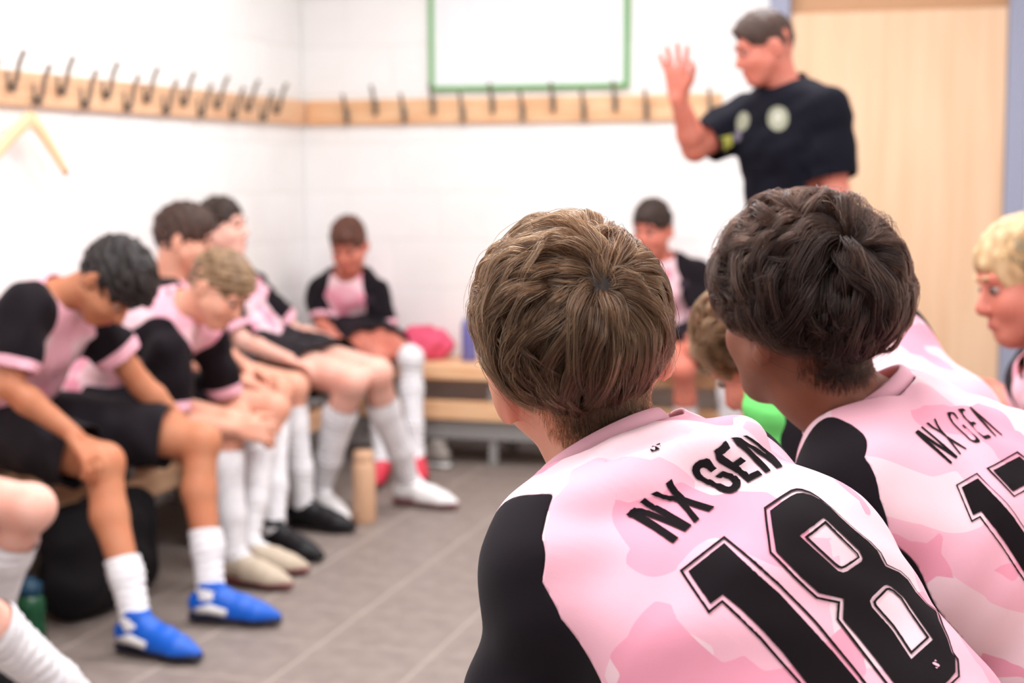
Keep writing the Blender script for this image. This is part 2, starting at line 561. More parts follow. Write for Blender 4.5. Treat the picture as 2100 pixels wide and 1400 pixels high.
# ------------------------------------------------------------------ ceiling lamps
def lamps():
    M_d = mat('lamp_diffuser', (.9, .9, .88), 0.4)
    for i, (lx, ly) in enumerate(LAMP_SPOTS):
        r = empty('ceiling_light', (lx, ly, CEIL))
        side = 'left' if lx < -1 else 'right'
        dep = ['nearest', 'middle', 'farthest'][i // 2]
        tag(r, f'white rectangular ceiling light, {dep} of the three on the {side} side', 'ceiling light', 'ceiling lights')
        box('diffuser', -.28, .28, -.58, .58, -.03, -.02, M_d, r)
        for s in (-1, 1):
            box('lamp_frame', s * .3 - .02, s * .3 + .02, -.62, .62, -.04, 0, M_white, r, .003)
            box('lamp_frame', -.28, .28, s * .6 - .02, s * .6 + .02, -.04, 0, M_white, r, .003)
lamps()

# ------------------------------------------------------------------ people: materials
def skin_mat(name, c):
    m = mat(name, c, 0.5, 0.35, sss=0.25)
    c2 = tuple(min(1, x * y) for x, y in zip(c, (1.0, .86, .82)))
    return vary(m, c2, c, 18.0, 3.0)

def camo(name, c_light, c_mid, c_deep):
    """printed camouflage on knitted polyester: flat shapes in three pinks"""
    m = mat(name, c_light, 0.62, 0.25, sheen=0.1)
    nt, b, N, L = nodes(m)
    tc, mp = N('TexCoord'), N('Mapping')
    mp.inputs['Scale'].default_value = (1, 1, 1.3)
    L(tc.outputs['Object'], mp.inputs[0])
    col = None
    for seed, sc, thr, c in ((5.3, 7.0, .53, c_mid), (2.2, 10.0, .60, c_deep)):
        vo, nz, mx, mth, mix = N('TexNoise'), N('TexVoronoi'), N('MixRGB'), N('Math'), N('MixRGB')
        nz.inputs['Scale'].default_value = sc * 2.2
        nz.feature = 'SMOOTH_F1'; nz.inputs['Smoothness'].default_value = .25
        mp2 = N('Mapping'); mp2.inputs['Location'].default_value = (seed, seed * 2, -seed)
        L(mp.outputs[0], mp2.inputs[0]); L(mp2.outputs[0], nz.inputs['Vector'])
        mx.inputs[0].default_value = 0.45
        L(mp2.outputs[0], mx.inputs[1]); L(nz.outputs['Position'], mx.inputs[2])
        vo.inputs['Scale'].default_value, vo.inputs['Detail'].default_value = sc, 0.0
        L(mx.outputs[0], vo.inputs['Vector'])
        mth.operation = 'GREATER_THAN'; mth.inputs[1].default_value = thr
        L(vo.outputs[0], mth.inputs[0]); L(mth.outputs[0], mix.inputs[0])
        if col is None: mix.inputs[1].default_value = (*c_light, 1)
        else: L(col, mix.inputs[1])
        mix.inputs[2].default_value = (*c, 1)
        col = mix.outputs[0]
    L(col, b.inputs['Base Color'])
    wv, bp = N('TexNoise'), N('Bump')
    wv.inputs['Scale'].default_value = 900.0
    bp.inputs['Strength'].default_value, bp.inputs['Distance'].default_value = 0.12, 0.0008
    L(tc.outputs['Object'], wv.inputs[0]); L(wv.outputs[0], bp.inputs['Height']); L(bp.outputs[0], b.inputs['Normal'])
    return m

M_pink = camo('pink_camo_jersey', srgb(247, 208, 217), srgb(246, 184, 201), srgb(243, 160, 183))
M_black = mat('black_jersey', srgb(25, 19, 25), 0.8, 0.12, sheen=0.04)
nt, b_, N_, L_ = nodes(M_black)
_w, _b, _t = N_('TexNoise'), N_('Bump'), N_('TexCoord')
_w.inputs['Scale'].default_value = 700; _b.inputs['Strength'].default_value = .15; _b.inputs['Distance'].default_value = .001
L_(_t.outputs['Object'], _w.inputs[0]); L_(_w.outputs[0], _b.inputs['Height']); L_(_b.outputs[0], b_.inputs['Normal'])
M_print = mat('printed_lettering', srgb(22, 16, 20), 0.75, 0.1)
M_cuff = mat('pink_rib', srgb(244, 184, 200), 0.65, 0.2)
M_shorts = mat('black_shorts', srgb(30, 26, 32), 0.75, 0.2)
M_sock = mat('white_sock', srgb(238, 236, 240), 0.85, 0.1)
vary(M_sock, srgb(232, 230, 235), srgb(242, 241, 244), 30, 2, bump=.3, bscale=120)
M_navy = mat('navy_shirt', srgb(17, 17, 28), 0.8, 0.12)
M_eye = mat('eye_white', srgb(176, 156, 148), 0.6, 0.2)
M_iris = mat('eye_iris', srgb(60, 42, 34), 0.25, 0.5)
M_lip = mat('lips', srgb(196, 104, 98), 0.45, 0.35)

# ------------------------------------------------------------------ people: body building
def basis(f, u):
    f, u = nrm(f), nrm(u)
    u = nrm(u - f * (u @ f))
    return np.stack([np.cross(f, u), f, u], 1)      # columns: right, forward, up

def add_head(S, c, R, sc=1.0, nb=None, ear=1.0):
    W = lambda x, y, z: c + R @ (np.array([x, y, z]) * sc)
    e = lambda x, y, z, rx, ry, rz, k=.02, sub=False, RR=None: S.ell(W(x, y, z), np.array([rx, ry, rz]) * sc, R if RR is None else RR, k * sc, sub)
    e(0, -.014, .030, .073, .093, .084)
    e(0, .030, -.028, .059, .062, .078, .03)
    e(0, .058, -.086, .030, .030, .024, .03)
    for s in (-1, 1):
        e(s * .034, .055, -.030, .030, .034, .032, .02)
        S.cone(W(s * .052, .012, -.045), W(s * .022, .060, -.088), .022 * sc, .018 * sc, .025)
        e(s * .030, .106, .012, .016, .014, .011, .014, True)
        e(s * .080, -.010, -.006, .009 * ear, .019 * ear, .031 * ear, .008, False, R @ np.array(Matrix.Rotation(s * .35, 3, 'Z')))
        e(s * .089, -.002, -.004, .006 * ear, .010 * ear, .016 * ear, .006, True)
    S.cone(W(-.036, .083, .028), W(.036, .083, .028), .012 * sc, .012 * sc, .02)
    S.cone(W(0, .088, .012), W(0, .108, -.026), .007 * sc, .012 * sc, .012)
    e(0, .100, -.033, .017, .010, .009, .01)
    e(0, .088, -.060, .022, .012, .010, .012)
    if nb is not None:
        S.chain([W(0, -.026, -.030), W(0, -.022, -.085), nb], [.050 * sc, .047 * sc, .056 * sc], .03)

def add_hand(S, wr, d, n, side, curl=.5, spread=.12, sc=1.0):
    """palm, four fingers of unequal length with knuckle bends, thumb leaving the side of the palm"""
    d = nrm(d); n = nrm(np.asarray(n) - d * (np.asarray(n) @ d)); lat = np.cross(d, n) * side   # lat points to the thumb side
    pos = lambda a, b, c=0: wr + (d * a + lat * b + n * c) * sc
    for b in (-.024, 0, .024): S.cone(pos(.012, b * .75), pos(.080, b), .015 * sc, .013 * sc, .012)
    for i, (b, L) in enumerate(((.030, .068), (.010, .077), (-.011, .071), (-.030, .056))):
        p = pos(.082, b)
        dr = nrm(d + lat * (b / .03) * spread)
        a = 0.0
        for j, (fr, r0, r1) in enumerate(((.44, .0092, .0085), (.32, .0085, .0078), (.24, .0078, .0066))):
            a += curl * (1.0 if j else .7)
            q = p + (dr * math.cos(a) + n * math.sin(a)) * L * fr * 1.05 * sc
            S.cone(p, q, r0 * sc, r1 * sc, .004)
            p = q
    t0, t1 = pos(.026, .026, .004), pos(.052, .052, .012)
    t2 = t1 + nrm(d * .8 + lat * (.5 - curl * .4) + n * (.2 + curl * .6)) * .032 * sc
    t3 = t2 + nrm(d * .95 + lat * .15 + n * (.2 + curl * .6)) * .026 * sc
    S.chain([t0, t1, t2, t3], [.014 * sc, .0115 * sc, .0100 * sc, .0075 * sc], .008)

def lerp(a, b, t): return a + (b - a) * t

def seg_dist(P, a, b):
    ab = b - a
    t = ((P - a) @ ab) / (ab @ ab)
    tc = np.clip(t, 0, 1)
    return np.linalg.norm(P - a - tc[:, None] * ab, axis=1), t

def torso_axis(p):
    """spine as a gentle curve with its frames"""
    right = nrm(p['sh_r'] - p['sh_l'])
    up = nrm(p['nb'] - p['pel'])
    right = nrm(right - up * (right @ up))
    fwd = np.cross(up, right)
    return right, fwd, up

def add_torso(S, p, infl=0.0, bulk=1.0, low=0.0, k=.05):
    right, fwd, up = torso_axis(p)
    pel, nb = p['pel'], p['nb']
    hr = p['hip_r'] - p['hip_l']; hr = nrm(hr)
    mid = p.get('mid', lerp(pel, nb, .42) - fwd * .015)
    chest = p.get('chest', lerp(pel, nb, .72) - fwd * .01)
    top = lerp(pel, nb, .92)
    for w in (-1, 0, 1):
        pts = [pel + hr * w * .070 * bulk, mid + right * w * .058 * bulk, chest + right * w * .070 * bulk, top + right * w * .055 * bulk]
        S.chain(pts, [(.092 * bulk) + infl + low, .082 * bulk + infl, .088 * bulk + infl, .058 * bulk + infl], k)
    for s in ('l', 'r'):
        S.cone(top - up * .01, p['sh_' + s], .055 * bulk + infl, .046 * bulk + infl, k)
        S.cone(chest, p['sh_' + s] - up * .03, .07 * bulk + infl, .045 * bulk + infl, k)

def fold_noise(seed, amp, wl=.09):
    r = np.random.default_rng(seed)
    dirs = r.normal(size=(5, 3)); dirs /= np.linalg.norm(dirs, axis=1)[:, None]
    fr = 2 * math.pi / (wl * r.uniform(.6, 1.7, 5)); ph = r.uniform(0, 6.3, 5)
    def f(P):
        o = np.zeros(len(P))
        w = .8 * np.sin(P @ dirs[4] * fr[4] * .5 + ph[4])
        for i in range(4): o += np.sin(P @ dirs[i] * fr[i] + ph[i] + w)
        return o * amp / 2
    return f

def orient(V, T):
    T = tris(T)
    a, b, c = V[T[:, 0]], V[T[:, 1]], V[T[:, 2]]
    return T if (np.cross(b, c) * a).sum() > 0 else T[:, ::-1]

def keep_shirt(V, T, p, neck_lift=.0, neck_tilt=.35, nrad=.078):
    right, fwd, up = torso_axis(p)
    nd = nrm(p['hd'] - p['nb']); nd = nrm(nd * .5 + up * .5)
    g = (V - p['nb']) @ nd + neck_tilt * ((V - p['nb']) @ fwd) - neck_lift
    dn, _ = seg_dist(V, p['nb'] - nd * .04, p['nb'] + nd * .10)
    g = np.minimum(g, nrad - dn)
    (V, T), _ = split(V, T, g)
    return V, T

def arm_fields(V, p, s):
    dA, t = seg_dist(V, p['sh_' + s], p['el_' + s])
    dT, _ = seg_dist(V, p['pel'], lerp(p['pel'], p['nb'], .92))
    return dA, t, dT

def largest(V, T):
    """drop stray scraps left over by cutting: keep the biggest connected piece"""
    par = list(range(len(V)))
    def find(i):
        while par[i] != i:
            par[i] = par[par[i]]; i = par[i]
        return i
    for a, b, c in T.tolist():
        ra, rb = find(a), find(b)
        if ra != rb: par[rb] = ra
        rc = find(c)
        if rc != ra: par[rc] = ra
    root = np.array([find(i) for i in T[:, 0].tolist()])
    u, n = np.unique(root, return_counts=True)
    if len(u) == 1: return V, T
    T = T[root == u[np.argmax(n)]]
    k, inv = np.unique(T, return_inverse=True)
    return V[k], inv.reshape(-1, 3)

def put(name, VT, m, base, parent, solid=0.0):
    V, T = VT
    if len(T) == 0: return None
    if name in ('shirt', 'sleeve', 'cuff', 'shorts', 'sock'): V, T = largest(V, T)
    o = link(name, mesh_np(name, V, T, base), m, parent)
    if solid:
        md = o.modifiers.new('cloth_thickness', 'SOLIDIFY'); md.thickness = solid; md.offset = 1
    return o

# boots: one upper, sole and heel patch, shared by every pair
def boot_meshes():
    S = Solid(.006)
    S.chain([(0, -.045, .050), (0, .025, .056), (0, .085, .040), (.002, .165, .022)], [.034, .037, .035, .018], .02)
    S.chain([(.004, .05, .028), (.006, .13, .022), (.003, .185, .018)], [.034, .036, .014], .02)
    S.cone((0, -.02, .055), (0, -.012, .098), .034, .038, .02)
    S.ell((0, .05, -.045), (.2, .4, .06), None, .006, True)
    S.ell((0, -.012, .142), (.034, .036, .040), None, .006, True)
    V, T = S.build(); T = orient(V, T)
    (Vu, Tu), _ = V_split_z(V, T)
    upper = mesh_np('upper', Vu, Tu)
    S = Solid(.006)
    S.chain([(0, -.048, .012), (0, .03, .012), (.004, .12, .012), (.004, .175, .014)], [.033, .031, .038, .026], .02)
    S.ell((0, .05, .060), (.2, .4, .042), None, .005, True)
    S.ell((0, .05, -.046), (.2, .4, .052), None, .005, True)
    V2, T2 = S.build(); T2 = orient(V2, T2)
    sole = mesh_np('sole', V2, T2)
    st, sf = [], []
    for x, y in ((-.02, -.05), (.02, -.05), (-.024, .09), (.028, .09), (-.02, .14), (.026, .14), (.003, .165)):
        v, f = tube_data([(x, y, 0), (x, y, .012)], [.005, .008], 8)
        sf += [tuple(i + len(st) for i in q) for q in f]; st += v
    studs = mesh_py('studs', st, sf)
    ls, lf = [], []
    for k in range(5):
        y = .035 + k * .018; z = .085 - k * .0085
        v, f = tube_data([(-.022, y - .004, z - .006), (0, y + .004, z + .003), (.022, y - .004, z - .006)], .003, 6)
        lf += [tuple(i + len(ls) for i in q) for q in f]; ls += v
    laces = mesh_py('laces', ls, lf)
    V3, T3 = tube_data([(-.030, -.045, .036), (-.036, .000, .044), (-.036, .050, .034)], [.010, .016, .012], 10)
    V4, T4 = tube_data([(.030, -.045, .036), (.036, .000, .044), (.037, .050, .034)], [.010, .016, .012], 10)
    n = len(V3)
    patch = mesh_py('side_patch', V3 + V4, T3 + [tuple(i + n for i in f) for f in T4])
    return upper, sole, studs, laces, patch
def V_split_z(V, T):
    return split(V, T, .018 - V[:, 2])
BOOT = boot_meshes()

def add_boot(person, base, an, toe, m_upper, m_sole, m_patch=None, sc=1.0, lift=0.0, label=None):
    toe = nrm(toe); z = np.array([0, 0, 1.])
    if abs(toe[2]) > 1e-6: z = nrm(z - toe * (z @ toe))
    x = np.cross(toe, z)
    R = Matrix(np.stack([x, toe, z], 1).tolist()).to_4x4()
    pos = np.array([an[0], an[1], .008 + lift]) + toe * .012
    o = bpy.data.objects.new('boot', BOOT[0]); COL.objects.link(o); o.parent = person
    o.matrix_local = Matrix.Translation(pos - base) @ R @ Matrix.Scale(sc, 4)
    parts = [o]
    for nm, me in (('sole', BOOT[1]), ('studs', BOOT[2]), ('laces', BOOT[3])) + ((('side_patch', BOOT[4]),) if m_patch else ()):
        c = bpy.data.objects.new(nm, me); COL.objects.link(c); c.parent = o; parts.append(c)
        if nm in ('studs', 'laces'): c['kind'] = 'stuff'
    ms = [m_upper, m_sole, m_sole, m_patch or m_sole, m_patch]
    for q, m in zip(parts, ms):
        if len(q.data.materials) == 0: q.data.materials.append(None)
        q.material_slots[0].link = 'OBJECT'; q.material_slots[0].material = m
        q.data.polygons.foreach_set('use_smooth', np.ones(len(q.data.polygons), bool))
    if label: o['label'] = label
    return o

def leg_ops(S, p, s, bulk, infl=0.0, foot=True):
    kn, an, toe = p['kn_' + s], p['an_' + s], nrm(p['to_' + s])
    back = nrm(np.cross(np.cross(kn - an, toe), kn - an)) * -1
    S.ell(kn + toe * .008, [.050 + infl] * 3, None, .02)
    calf = lerp(kn, an, .32) + back * .016
    S.chain([kn, calf, lerp(kn, an, .7), an], [.050 * bulk + infl, .050 * bulk + infl, .038 * bulk + infl, .032 + infl], .02)
    if foot: S.cone(an, np.array([an[0], an[1], .05]) + toe * .10, .030 + infl * .5, .024, .02)

def sock_mesh(p, s, bulk, top, seed=0):
    """sock: follows the calf from the boot up to the fraction `top` of the shin (1 = knee)"""
    S = Solid(.007)
    leg_ops(S, p, s, bulk, .0065, True)
    kn, an = p['kn_' + s], p['an_' + s]
    ax = nrm(kn - an); L = np.linalg.norm(kn - an)
    ruck = lambda P: -.0022 * np.sin(((P - an) @ ax) * 260 + 1.5 * np.sin(P @ np.array([37., 51., 20.]) + seed)) - .0012
    V, T = S.build(disp=ruck); T = orient(V, T)
    if top < 1.0: (V, T), _ = split(V, T, (V - an) @ ax - top * L)
    return V, T

def hair_cap(p, R, c, sc, style, h=.006):
    """style: dict(top, front, side, back, nape) extra thickness in metres; face and nape are cut free"""
    S = Solid(h)
    W = lambda x, y, z: c + R @ (np.array([x, y, z]) * sc)
    sd, tp, bk, fr = style.get('side', .006), style.get('top', .015), style.get('back', .010), style.get('front', .012)
    S.ell(W(0, -.016, .032), np.array([.073 + sd, .092 + bk, .086 + tp * .6]) * sc, R, .02)
    S.ell(W(0, .012, .052), np.array([.066 + sd, .078 + fr, .066 + tp]) * sc, R, .025)
    for x, y, z, r in style.get('lumps', ()): S.ell(W(x, y, z), np.array([r, r, r * .8]) * sc, R, .02)
    if style.get('short_sides', False):
        pass
    hl = style.get('hairline', .035)
    S.ell(W(0, .125, -.070 + hl), np.array([.088, .075, .095]) * sc, R, .012, True)
    for s in (-1, 1):
        S.ell(W(s * .085, .055, -.045), np.array([.036, .055, .070]) * sc, R, .012, True)
        S.ell(W(s * .098, -.006, -.018), np.array([.030, .024, .036]) * sc, R, .008, True)
    S.ell(W(0, .005, -.115), np.array([.14, .105, style.get('nape', .075)]) * sc, R, .015, True)
    nz = fold_noise(style.get('seed', 1), style.get('rough', .004), style.get('wl', .022))
    V, T = S.build(disp=nz)
    return V, orient(V, T)

def hair_mat(name, c1, c2):
    m = mat(name, c1, 0.55, 0.4)
    return vary(m, c1, c2, 40.0, 4.0, stretch=(1, 1, .35), bump=.6, bscale=120)

SHIRTS, BODIES = {}, {}
def build_person(key, label, skin, hair, style, top='jersey', sc=1.0, boots=None, socks=(.8, .8), h=.0075, hs=.008,
                 curl=(.5, .5), spread=(.12, .12), bulk=1.0, seed=1, face=True, shirt_extra=None, boot_label=None,
                 sock_m=None, shorts=True, sleeve=.80, cuff=.13, hand_sc=None, panels=True, fold=.0045, collar=True,
                 seam=([-.05, .02, .06, .12, .20, .30], [.66, .80, .95, 1.0, 1.02, 1.08]), neck=(.0, .35), ear=1.0, armk=.085, one_seam=False, collar_r=(.066, .070), collar_h=.020):
    p = PEOPLE[key]
    base = np.array([p['pel'][0], p['pel'][1], 0.0])
    right, fwd, up = torso_axis(p)
    R = basis(p['hf'], p['hu'])
    c = p['hd']
    # --- skin: one continuous body
    S = Solid(h)
    add_torso(S, p, -.008, bulk)
    add_head(S, c, R, sc, p['nb'], ear)
    for i, s in enumerate('rl'):
        sh, el, wr = p['sh_' + s], p['el_' + s], p['wr_' + s]
        S.chain([sh, lerp(sh, el, .5), el], [.044 * bulk, .042 * bulk, .036 * bulk], .02)
        S.chain([el, lerp(el, wr, .3), wr], [.036 * bulk, .038 * bulk, .024 * bulk], .015)
        add_hand(S, wr, p['hd_' + s], p['hn_' + s], 1 if s == 'r' else -1, curl[i], spread[i], hand_sc or .98 * sc)
        hp, kn, an = p['hip_' + s], p['kn_' + s], p['an_' + s]
        S.chain([hp, lerp(hp, kn, .5), kn], [.078 * bulk, .070 * bulk, .054 * bulk], .03)
        leg_ops(S, p, s, bulk)
    V, T = S.build(); T = orient(V, T)
    BODIES[key] = (V, T)
    body = link('person', mesh_np('person', V, T, base), skin)
    body.location = base
    tag(body, label, 'person')
    W = lambda x, y, z: c + R @ (np.array([x, y, z]) * sc)
    if face:
        for s in (-1, 1):
            E = Solid(.0035); E.ell(W(s * .031, .0805, .006), np.array([.0120, .0125, .0080]) * sc, R)
            Ve, Te = E.build(); eo = put('eye', (Ve, orient(Ve, Te)), M_eye, base, body)
            E = Solid(.0025); E.ell(W(s * .031, .0895, .005), np.array([.0090, .0050, .0074]) * sc, R)
            Ve, Te = E.build(); put('iris', (Ve, orient(Ve, Te)), M_iris, base, eo)
            tube('eyebrow', [W(s * .014, .097, .027), W(s * .030, .097, .032), W(s * .046, .084, .027)], [.0035 * sc, .0042 * sc, .002 * sc], hair, body, 8, base=base)
        E = Solid(.003); E.ell(W(0, .0935, -.0585), np.array([.019, .0075, .0042]) * sc, R); E.ell(W(0, .0935, -.0655), np.array([.017, .0075, .0048]) * sc, R, .002)
        Ve, Te = E.build(); put('lips', (Ve, orient(Ve, Te)), M_lip, base, body)
    # --- hair
    if style is not None:
        Vh, Th = hair_cap(p, R, c, sc, style)
        put('hair', (Vh, Th), hair, base, body)
    # --- shirt
    S = Solid(hs)
    add_torso(S, p, .012, bulk, .014)
    S.cone(p['nb'] - up * .03, p['nb'] + nrm(c - p['nb']) * .05, .066 * bulk, .060, .02)
    for s in 'rl':
        sh, el = p['sh_' + s], p['el_' + s]
        S.chain([sh, lerp(sh, el, .5), lerp(sh, el, 1.0)], [.060 * bulk, .060 * bulk, .060 * bulk], .035)
    if shirt_extra: shirt_extra(S, p)
    V, T = S.build(disp=fold_noise(seed, fold)); T = orient(V, T)
    V, T = keep_shirt(V, T, p, *neck)
    for s in 'rl':                                            # open the sleeves
        dA, t, dT = arm_fields(V, p, s)
        (V, T), _ = split(V, T, np.minimum(np.minimum(t - p.get('sleeve_' + s, sleeve), .085 - dA), dT - .045 - dA * .4))
    if key != 'coach': (_, _), (V, T) = split(V, T, V[:, 2] - (.478 if not key.startswith('back') else .50))
    SHIRTS[key] = (V.copy(), T.copy())
    shirt = None
    if top == 'jersey':
        q = V - p['nb']
        sw = np.linalg.norm(p['sh_r'] - p['sh_l']) / 2
        u, v = np.abs(q @ right) / sw, q @ up
        wf = q @ fwd
        bk = np.clip((.01 - wf) / .05, 0, 1) if not one_seam else np.ones(len(wf))
        g = u - np.interp(-v, [-.05, .02, .10, .20, .30], [.52, .60, .84, 1.0, 1.08]) * (1 - bk) - np.interp(-v, *seam) * bk
        for s in 'rl':
            dA, t, dT = arm_fields(V, p, s)
            if one_seam: g = np.maximum(g, (.072 + .16 * np.clip(t, -.3, .6) - dA) * 8)
            else: g = np.maximum(g, np.minimum(np.minimum((t - .22) * .5, .09 - dA), dT - armk - dA * .6) * 6)
        (pv, pt), (bv, bt) = split(V, T, g)
        shirt = put('shirt', (pv, pt), M_pink, base, body, .003)
        for s in 'rl':
            side = ((bv - p['nb']) @ right) * (1 if s == 'r' else -1)
            (_, _), (sv, stt) = split(bv, bt, side)
            if len(stt) == 0: continue
            dA, t, dT = arm_fields(sv, p, s)
            (sv, stt), (cv_, ct) = split(sv, stt, np.minimum(t - (p.get('sleeve_' + s, sleeve) - cuff), .085 - dA))
            sp = put('sleeve', (sv, stt), M_black, base, shirt, .003)
            sp['label'] = 'black raglan sleeve'
            cf = put('cuff', (cv_, ct), M_cuff, base, shirt, .003)
            if cf: cf['label'] = 'pink sleeve cuff'
    else:
        shirt = put('shirt', (V, T), M_navy, base, body, .003)
    if collar:
        nd = nrm(nrm(c - p['nb']) * .5 + up * .5)
        nn = nrm(nd + neck[1] * fwd)
        x = nrm(np.cross(fwd, nn)); y = np.cross(nn, x)
        ring = [p['nb'] + nn * (neck[0] - .002) + (x * math.cos(a) * collar_r[0] + y * math.sin(a) * collar_r[1]) * bulk for a in np.linspace(0, 2 * math.pi, 41)]
        put_collar(ring, nn, collar_h, M_cuff if top == 'jersey' else M_navy, base, shirt)
    # --- shorts
    if shorts:
        S = Solid(.010)
        hr = nrm(p['hip_r'] - p['hip_l'])
        S.chain([p['pel'] + hr * .075, p['pel'] - hr * .075], [.106 * bulk, .106 * bulk], .03)
        for s in 'rl':
            hp, kn = p['hip_' + s], p['kn_' + s]
            S.chain([hp, lerp(hp, kn, .8)], [.100 * bulk, .092 * bulk], .04)
        V, T = S.build(disp=fold_noise(seed + 5, .005)); T = orient(V, T)
        for s in 'rl':
            hp, kn = p['hip_' + s], p['kn_' + s]
            dA, t = seg_dist(V, hp, kn)
            (V, T), _ = split(V, T, np.minimum(t - p.get('short', .62), .12 - dA))
        put('shorts', (V, T), M_shorts, base, body, .003)
    # --- socks and boots
    for i, s in enumerate('rl'):
        kn, an, toe = p['kn_' + s], p['an_' + s], nrm(p['to_' + s])
        if socks[i]:
            put('sock', sock_mesh(p, s, bulk, socks[i], seed + i), sock_m or M_sock, base, body)
        if boots:
            add_boot(body, base, an, toe, *boots, sc=sc * 1.02, label=boot_label)
    return body, shirt

def put_collar(ring, n, hgt, m, base, parent):
    """rib collar: a folded band standing round the neck"""
    P = np.array(ring)
    c = P[:-1].mean(0)
    prof = [(0, 0), (.003, .004), (.004, hgt * .6), (.0025, hgt), (-.001, hgt + .001), (-.0025, hgt * .8), (-.002, 0)]
    V, F = [], []
    for q in P[:-1]:
        o = nrm((q - c) - n * ((q - c) @ n))
        for a, b in prof: V.append(q + o * (a - b * .18) + n * b - base)
    k, N = len(prof), len(P) - 1
    for i in range(N):
        for j in range(k):
            F.append((i * k + j, ((i + 1) % N) * k + j, ((i + 1) % N) * k + (j + 1) % k, i * k + (j + 1) % k))
    return link('collar', mesh_py('collar', V, F), m, parent)

# ------------------------------------------------------------------ who sits where (joint positions in metres)
PEOPLE = {}
A_ = np.array
# dark-haired boy, head bowed, hands on both knees
PEOPLE['bowed'] = dict(
    pel=A_([-2.72, 3.93, .53]), nb=at(112, 612, Y=3.86), hd=at(226, 578, Y=3.86), hf=A_([.50, -.10, -.86]), hu=A_([.86, -.04, .50]),
    sh_r=at(55, 628, Y=3.72), el_r=at(18, 792, Y=3.64), wr_r=at(150, 890, Y=3.70), hd_r=A_([.62, 0, -.78]), hn_r=A_([-.6, 0.1, -.6]),
    sh_l=at(176, 640, Y=4.00), el_l=at(290, 790, Y=4.10), wr_l=at(372, 868, Y=4.16), hd_l=A_([.6, .1, -.8]), hn_l=A_([-.7, .1, -.6]),
    hip_r=A_([-2.68, 3.83, .52]), hip_l=A_([-2.68, 4.02, .52]),
    kn_r=at(212, 948, Z=.50), kn_l=at(412, 905, Z=.51), an_r=at(280, 1278, Z=.085), an_l=at(432, 1218, Z=.085),
    to_r=A_([.92, -.15, 0]), to_l=A_([1, .1, 0]), short=.82, sleeve_l=.62)
# tan cropped hair, leaning with hands clasped
PEOPLE['leaning'] = dict(
    pel=A_([-2.72, 4.52, .53]), nb=at(368, 628, Y=4.46), hd=at(446, 592, Y=4.46), hf=A_([.80, -.10, -.58]), hu=A_([.55, 0, .83]),
    sh_r=at(348, 722, Y=4.33), el_r=at(356, 868, Y=4.33), wr_r=at(490, 880, Y=4.42), hd_r=A_([.95, .25, -.1]), hn_r=A_([0, .9, -.3]),
    sh_l=at(430, 690, Y=4.62), el_l=at(470, 835, Y=4.68), wr_l=at(520, 872, Y=4.56), hd_l=A_([.9, -.3, -.2]), hn_l=A_([0, -.9, -.3]),
    hip_r=A_([-2.66, 4.43, .52]), hip_l=A_([-2.66, 4.62, .52]),
    kn_r=at(470, 872, Z=.50), kn_l=at(560, 838, Z=.51), an_r=at(478, 1135, Z=.10), an_l=at(505, 1112, Z=.10),
    to_r=A_([.96, -.1, 0]), to_l=A_([.98, .1, 0]))
# brown hair, upright against the wall
PEOPLE['upright'] = dict(
    pel=A_([-2.76, 5.04, .53]), nb=at(352, 600, X=-2.74), hd=at(374, 492, X=-2.70), hf=A_([.90, .35, -.20]), hu=A_([.15, 0, .98]),
    sh_r=A_([-2.70, 4.90, .85]), el_r=A_([-2.60, 4.86, .64]), wr_r=A_([-2.40, 4.92, .58]), hd_r=A_([.9, .1, -.3]), hn_r=A_([0, 0, -1.]),
    sh_l=A_([-2.72, 5.16, .85]), el_l=A_([-2.58, 5.13, .64]), wr_l=A_([-2.42, 5.00, .62]), hd_l=A_([.9, -.1, -.2]), hn_l=A_([0, 0, -1.]),
    hip_r=A_([-2.68, 4.95, .52]), hip_l=A_([-2.68, 5.12, .52]),
    kn_r=at(566, 805, Z=.52), kn_l=at(600, 794, Z=.52), an_r=at(560, 1085, Z=.09), an_l=at(622, 1035, Z=.09),
    to_r=A_([.95, -.25, 0]), to_l=A_([.98, -.1, 0]))
# pale boy nearest the corner, leaning back, legs stretched out
PEOPLE['corner'] = dict(
    pel=A_([-2.68, 5.68, .53]), nb=at(432, 560, X=-2.85), hd=at(452, 470, X=-2.80), hf=A_([.97, .02, .10]), hu=A_([-.08, 0, .99]),
    sh_r=at(446, 628, X=-2.76), el_r=at(500, 705, X=-2.62), wr_r=at(590, 736, X=-2.40), hd_r=A_([.95, .1, -.3]), hn_r=A_([0, 0, -1.]),
    sh_l=A_([-2.78, 5.80, .83]), el_l=A_([-2.62, 5.88, .64]), wr_l=A_([-2.42, 5.80, .62]), hd_l=A_([.9, -.1, -.3]), hn_l=A_([0, 0, -1.]),
    hip_r=A_([-2.62, 5.58, .53]), hip_l=A_([-2.62, 5.77, .53]),
    kn_r=at(722, 782, Z=.54), kn_l=at(772, 765, Z=.56), an_r=at(655, 1005, Z=.10), an_l=at(838, 985, Z=.10),
    to_r=A_([.80, -.58, 0]), to_l=A_([1.0, -.12, 0]))
